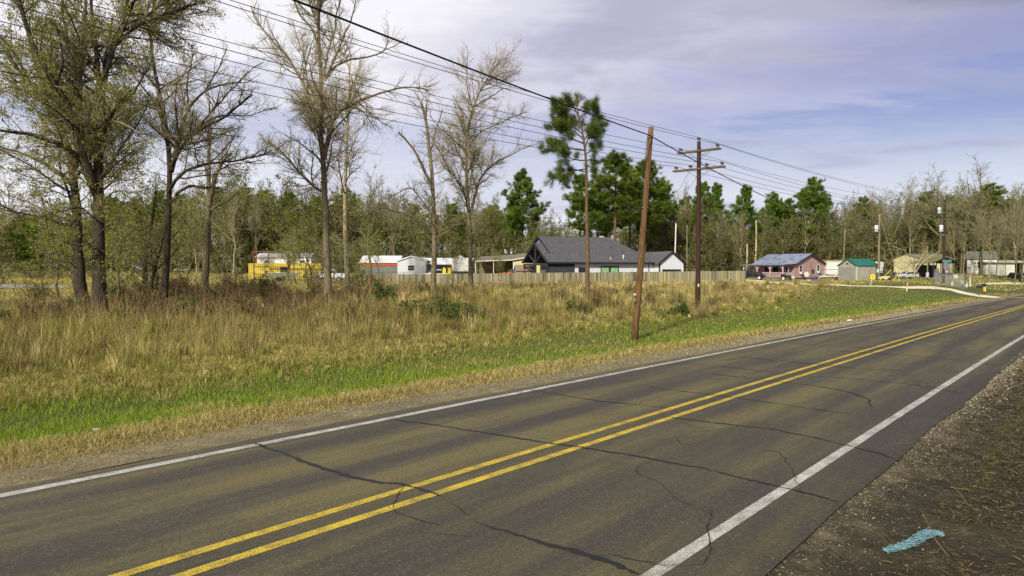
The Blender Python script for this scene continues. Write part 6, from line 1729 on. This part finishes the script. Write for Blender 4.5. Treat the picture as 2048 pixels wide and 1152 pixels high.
# tall dry grass of the meadow: loose blades, and tussocks that lean outwards
def meadow(X, Y, u, v):
    nz = lump(X, Y, 2.9, 2) * .7 + lump(X, Y, 1.0, 4) * .45 + lump(X, Y, 7.5, .4) * .6
    e = 7.8 + nz * 1.3 + 1.6 * sm(12, 38, v) + 4.5 * sm(48, 85, v)
    fl = (Y - 90) - (X + 17.3) * (18 / 53.9)          # > 0 behind the plank fence line
    yard = ((fl > -.3) & (X > -17.5)) | ((X <= -17.5) & (Y > 64 + .12 * X)) | ((v > 98) & (u < 24) & (X > 30)) | (pond_d(X, Y) < 1.12)
    return nz, e, (u > e) & ~yard & (v < 112) & (gdist(X, Y) > 2.3)
def mcols(X, Y, u, g, nz, rg, n):
    shade = lump(X, Y, 5.2, 7)
    trees = sm(66, 40, Y) * sm(10, -4, X) * sm(13, 22, u)             # brown weeds among the big trunks, with tree shade and vignette painted in
    c = pick(rg, n, OLDC)
    c = np.where((rg.random(n) < .30 + .4 * shade + .6 * trees)[:, None], pick(rg, n, WARMC), c)
    c = np.where((rg.random(n) < .10 + .6 * sm(45, 75, Y) * (X > -12))[:, None], pick(rg, n, PALEC), c)
    return np.where((rg.random(n) < .45 - .36 * g + .16 * (nz > .35))[:, None], pick(rg, n, [C(126, 128, 52), C(110, 114, 46)]), c)
def hgt(X0, Y, v, g, nz): return (.11 + .46 * g) * (1 + .45 * np.clip(nz, -1, 1)) * (1 - .25 * sm(60, 85, Y)) * (1 - .2 * sm(70, 95, v)) * (1 - .5 * sm(38, 52, Y) * sm(-12, -18, X0))
X, Y, u, v = scatter(330000, rg, 14, 150, -1.0, .60)
nz, e, keep = meadow(X, Y, u, v)
X, Y, u, v, nz, e = (q[keep] for q in (X, Y, u, v, nz, e))
grow_ = sm(0, 9, u - e)
flat = sm(.15, .55, lump(X, Y, 3.7, 11) + .4 * lump(X, Y, 1.3, 6))
h = hgt(X, Y, v, grow_, nz) * rg.uniform(.4, 1.2, len(X)) * (1 - .45 * flat)
w = np.clip(.00062 * Y, .008, .06) * rg.uniform(.6, 1.4, len(X))
blades("dry_grass", X, Y, h, w, np.where(grow_ < .5, rg.uniform(.3, 1.5, len(X)), rg.uniform(.1, 1.1, len(X))) + .7 * flat, mcols(X, Y, u, grow_, nz, rg, len(X)), rg)
TX, TY, u, v = scatter(17000, rg, 14, 120, -1.0, .60)
nz, e, keep = meadow(TX, TY, u, v)
TX, TY, u, v, nz, e = (q[keep] for q in (TX, TY, u, v, nz, e))
g = sm(-2, 9, u - e)
flat = sm(.15, .55, lump(TX, TY, 3.7, 11) + .4 * lump(TX, TY, 1.3, 6))
th = hgt(TX, TY, v, g, nz) * rg.uniform(.6, 1.95, len(TX)) * (1 - .5 * flat)
tcol = mcols(TX, TY, u, g, nz, rg, len(TX)) * np.clip(rg.normal(1, .16, (len(TX), 1)), .6, 1.5)
k_ = np.repeat(np.arange(len(TX)), rg.integers(12, 44, len(TX)))
a_, q_ = rg.random(len(k_)) * 6.28, np.abs(rg.normal(0, 1, len(k_)))
sp_d = th[k_] * .28
X, Y = TX[k_] + np.cos(a_) * q_ * sp_d, TY[k_] + np.sin(a_) * q_ * sp_d
lean = np.clip(q_ * .45 * rg.uniform(.4, 1.6, len(k_)), .05, 1.3)
blades("tussock_grass", X, Y, th[k_] * rg.uniform(.6, 1.15, len(k_)), np.clip(.00062 * Y, .008, .06) * rg.uniform(.6, 1.4, len(k_)), lean, tcol[k_] * np.clip(rg.normal(1, .13, (len(k_), 1)), .6, 1.5), rg, la=a_ + rg.normal(0, .5, len(k_)))
# mown pasture behind: short straw
X, Y, u, v = scatter(190000, rg, 48, 175, -1.0, .8)
fencel = (Y - 90) - (X + 17.3) * (18 / 53.9)
keep = (((X <= -17.5) & (Y > 60 + .12 * X)) | ((v > 104) & (u > 4) & (X > 32) & (gdist(X, Y) > 2.2))) & ~(pond_d(X, Y) < 1.12)
X, Y = X[keep], Y[keep]
cols = np.where((rg.random(len(X)) < .7)[:, None], pick(rg, len(X), [C(182, 172, 104), C(162, 152, 88), C(196, 184, 120)]), pick(rg, len(X), [C(122, 126, 56), C(108, 112, 50)]))
blades("pasture_grass", X, Y, .16 * rg.uniform(.5, 1.5, len(X)), .0011 * Y * rg.uniform(.6, 1.4, len(X)), rg.uniform(.1, .8, len(X)), cols, rg)
# tall bank grass round the pond
X = -100 + 38 * np.cos(t_ := rg.random(26000) * 6.28) * (q_ := rg.uniform(1.0, 1.3, 26000)); Y = 99 + 13 * np.sin(t_) * q_
keep = (Y > 60)
X, Y = X[keep], Y[keep]
blades("bank_grass", X, Y, .7 * rg.uniform(.4, 1.3, len(X)) * np.where(Y < 99, .16, 1), .07 * rg.uniform(.6, 1.4, len(X)), rg.uniform(.1, .6, len(X)), pick(rg, len(X), [C(186, 166, 92), C(164, 142, 76), C(198, 182, 112)]), rg)
# dead weed stalks standing above the grass
X, Y, u, v = scatter(30000, rg, 16, 100, -1.0, .5)
keep = (u > 10 + 5.5 * sm(48, 85, v)) & (((Y - 90) - (X + 17.3) * (18 / 53.9) < -1) | (X < -17.5)) & (Y < 92) & (rg.random(len(X)) < .12 + .5 * (lump(X, Y, 3.1, 9) > .2))
X, Y = X[keep], Y[keep]
n = len(X)
P0, R0 = poly_from(np.stack([X, Y, terr(X, Y) - .05], 1), unit(np.stack([rg.normal(0, .25, n), rg.normal(0, .25, n), np.ones(n)], 1)), rg.uniform(.7, 1.9, n), np.clip(.00016 * Y, .003, .012), rg, 4, .06, .0, .5)
P1, R1 = grow(P0, R0, rg, 1.6, .35, (35, 12), .3, .12, .5, 3, .7, .1, .05, .003, tip=.6)
V, Q = joinq([tubes_np(P0, R0, 3), tubes_np(P1, R1, 3)])
tag(mesh_np("weed_stalks", V, Q, None, TANST), kind="stuff")
# stones on both shoulders
def pebbles(name, X, Y, r, cols, rg, z=None):
    n = len(X)
    z = (terr(X, Y) if z is None else z) + r * .15
    base = np.array([(1, 0, 0), (0, 1, 0), (-1, 0, 0), (0, -1, 0), (0, 0, .8), (0, 0, -.8)], float)
    V = np.stack([X, Y, z], 1)[:, None] + base[None] * r[:, None, None] * rg.uniform(.6, 1.3, (n, 6, 1))
    F_ = np.array([(0, 1, 4), (1, 2, 4), (2, 3, 4), (3, 0, 4), (1, 0, 5), (2, 1, 5), (3, 2, 5), (0, 3, 5)])
    T = (np.arange(n)[:, None, None] * 6 + F_[None]).reshape(-1, 3)
    return tag(mesh_np(name, V.reshape(-1, 3), None, T, leafmat("stone", 0.0, .9), None, np.repeat(cols, 6, 0)), kind="stuff")
STONE = [C(130, 121, 96), C(112, 104, 82), C(148, 139, 112), C(96, 88, 70), C(122, 110, 84)]
DARKST = [C(142, 132, 108), C(92, 84, 66), C(76, 69, 54), C(112, 103, 84), C(64, 57, 45), C(134, 124, 102)]
v = rg.uniform(-3, 60, 60000) ** 1.0
v = -3 + 63 * rg.random(60000) ** 1.8
u = .45 + rg.random(60000) * 1.05
x, y = to_xy(u, v)
pebbles("shoulder_stones", x, y, (.003 + .0035 * rg.exponential(1, 60000)).clip(0, .018) * np.clip(np.hypot(x, y) / 14, .8, 3), pick(rg, 60000, STONE), rg, zroad(v))
v = 1 + 40 * rg.random(46000) ** 1.6
u = -7.60 - rg.exponential(.30, 46000)
x, y = to_xy(u, v)
pebbles("roadside_stones", x, y, (.002 + .0028 * rg.exponential(1, 46000)).clip(0, .016) * np.clip(np.hypot(x, y) / 10, .8, 3), pick(rg, 46000, DARKST, .25), rg)
v = -3 + 70 * rg.random(5000) ** 1.5
u = rg.uniform(-7.4, .2, 5000)
x, y = to_xy(u, v)
pebbles("road_grit", x, y, rg.uniform(.002, .006, 5000) * np.clip(np.hypot(x, y) / 10, .8, 2.5), pick(rg, 5000, STONE, .25), rg, zroad(v))
# leaf litter, dead straw and twigs on the dark dirt
n = 150000
v = 2 + 40 * rg.random(n) ** 1.7
u = -8.0 - rg.uniform(0, 8, n) ** 1.0
k_ = rg.random(n) < (.25 + .75 * (lump(*to_xy(u, v), .6, 3) + .6 * lump(*to_xy(u, v), 1.5, 8) > -.1)) * np.clip(.25 + .75 * sm(-8.0, -9.2, u + .5 * lump(*to_xy(u, v), .8)), 0, 1)
u, v = u[k_], v[k_]
x, y = to_xy(u, v)
n = len(x)
c = np.stack([x, y, terr(x, y) + .006 + .018 * rg.random(n)], 1)
a = unit(np.stack([rg.normal(0, 1, n), rg.normal(0, 1, n), rg.normal(0, .28, n)], 1))
b = unit(np.cross(a, np.stack([rg.normal(0, .35, n), rg.normal(0, .35, n), np.ones(n)], 1)))
straw = rg.random(n) < .6
a[straw, 2] *= .4
s = (np.where(straw, rg.uniform(.03, .09, n), rg.uniform(.008, .026, n)) * np.clip(np.hypot(x, y) / 9, .9, 2.5))[:, None]
asp_ = np.where(straw, .05, .5)[:, None]
V = np.stack([c - a * s, c + b * s * asp_, c + a * s, c - b * s * asp_], 1)
V[:, 1, 2] += .006; V[:, 3, 2] += .004
LIT = [C(76, 65, 42), C(60, 51, 33), C(96, 83, 54), C(48, 41, 28), C(116, 101, 68), C(78, 76, 44)]
tag(mesh_np("leaf_litter", V.reshape(-1, 3), np.arange(n * 4).reshape(-1, 4), None, leafmat("litter_leaf", .1, .9), None, np.repeat(pick(rg, n, LIT, .25), 4, 0)), kind="stuff")
n = 9000
v = 2 + 30 * rg.random(n) ** 1.6
u = -8.5 - rg.uniform(0, 7, n)
x, y = to_xy(u, v)
d = unit(np.stack([rg.normal(0, 1, n), rg.normal(0, 1, n), rg.normal(0, .12, n)], 1))
P0, R0 = poly_from(np.stack([x, y, terr(x, y) + .012], 1), d, rg.exponential(.10, n) + .04, np.clip(rg.exponential(.0022, n) + .0012, 0, .009), rg, 4, .18, 0)
V, Q = tubes_np(P0, R0, 4)
tag(mesh_np("fallen_twigs", V, Q, None, mat("fallen_twig", C(120, 100, 68), C(70, 56, 38), 6, .9)), kind="stuff")
n = 220000
v = 1 + 60 * rg.random(n) ** 1.5
u = -8.6 - rg.uniform(0, 10, n)
x, y = to_xy(u, v)
pt = lump(x, y, .55, 2) + lump(x, y, 1.4, 6) * .8
k_ = pt > np.where(v > 12, -.7, -.1)
x, y, v, u = x[k_], y[k_], v[k_], u[k_]
n = len(x)
blades("roadside_grass", x, y, .075 * rg.uniform(.4, 1.5, n), np.clip(.0009 * y, .004, .05), rg.uniform(.6, 1.6, n), np.where((rg.random(n) < .55)[:, None], pick(rg, n, [C(92, 96, 42), C(78, 80, 38), C(104, 98, 50)]), pick(rg, n, [C(104, 90, 56), C(84, 72, 44), C(120, 106, 66)])), rg)
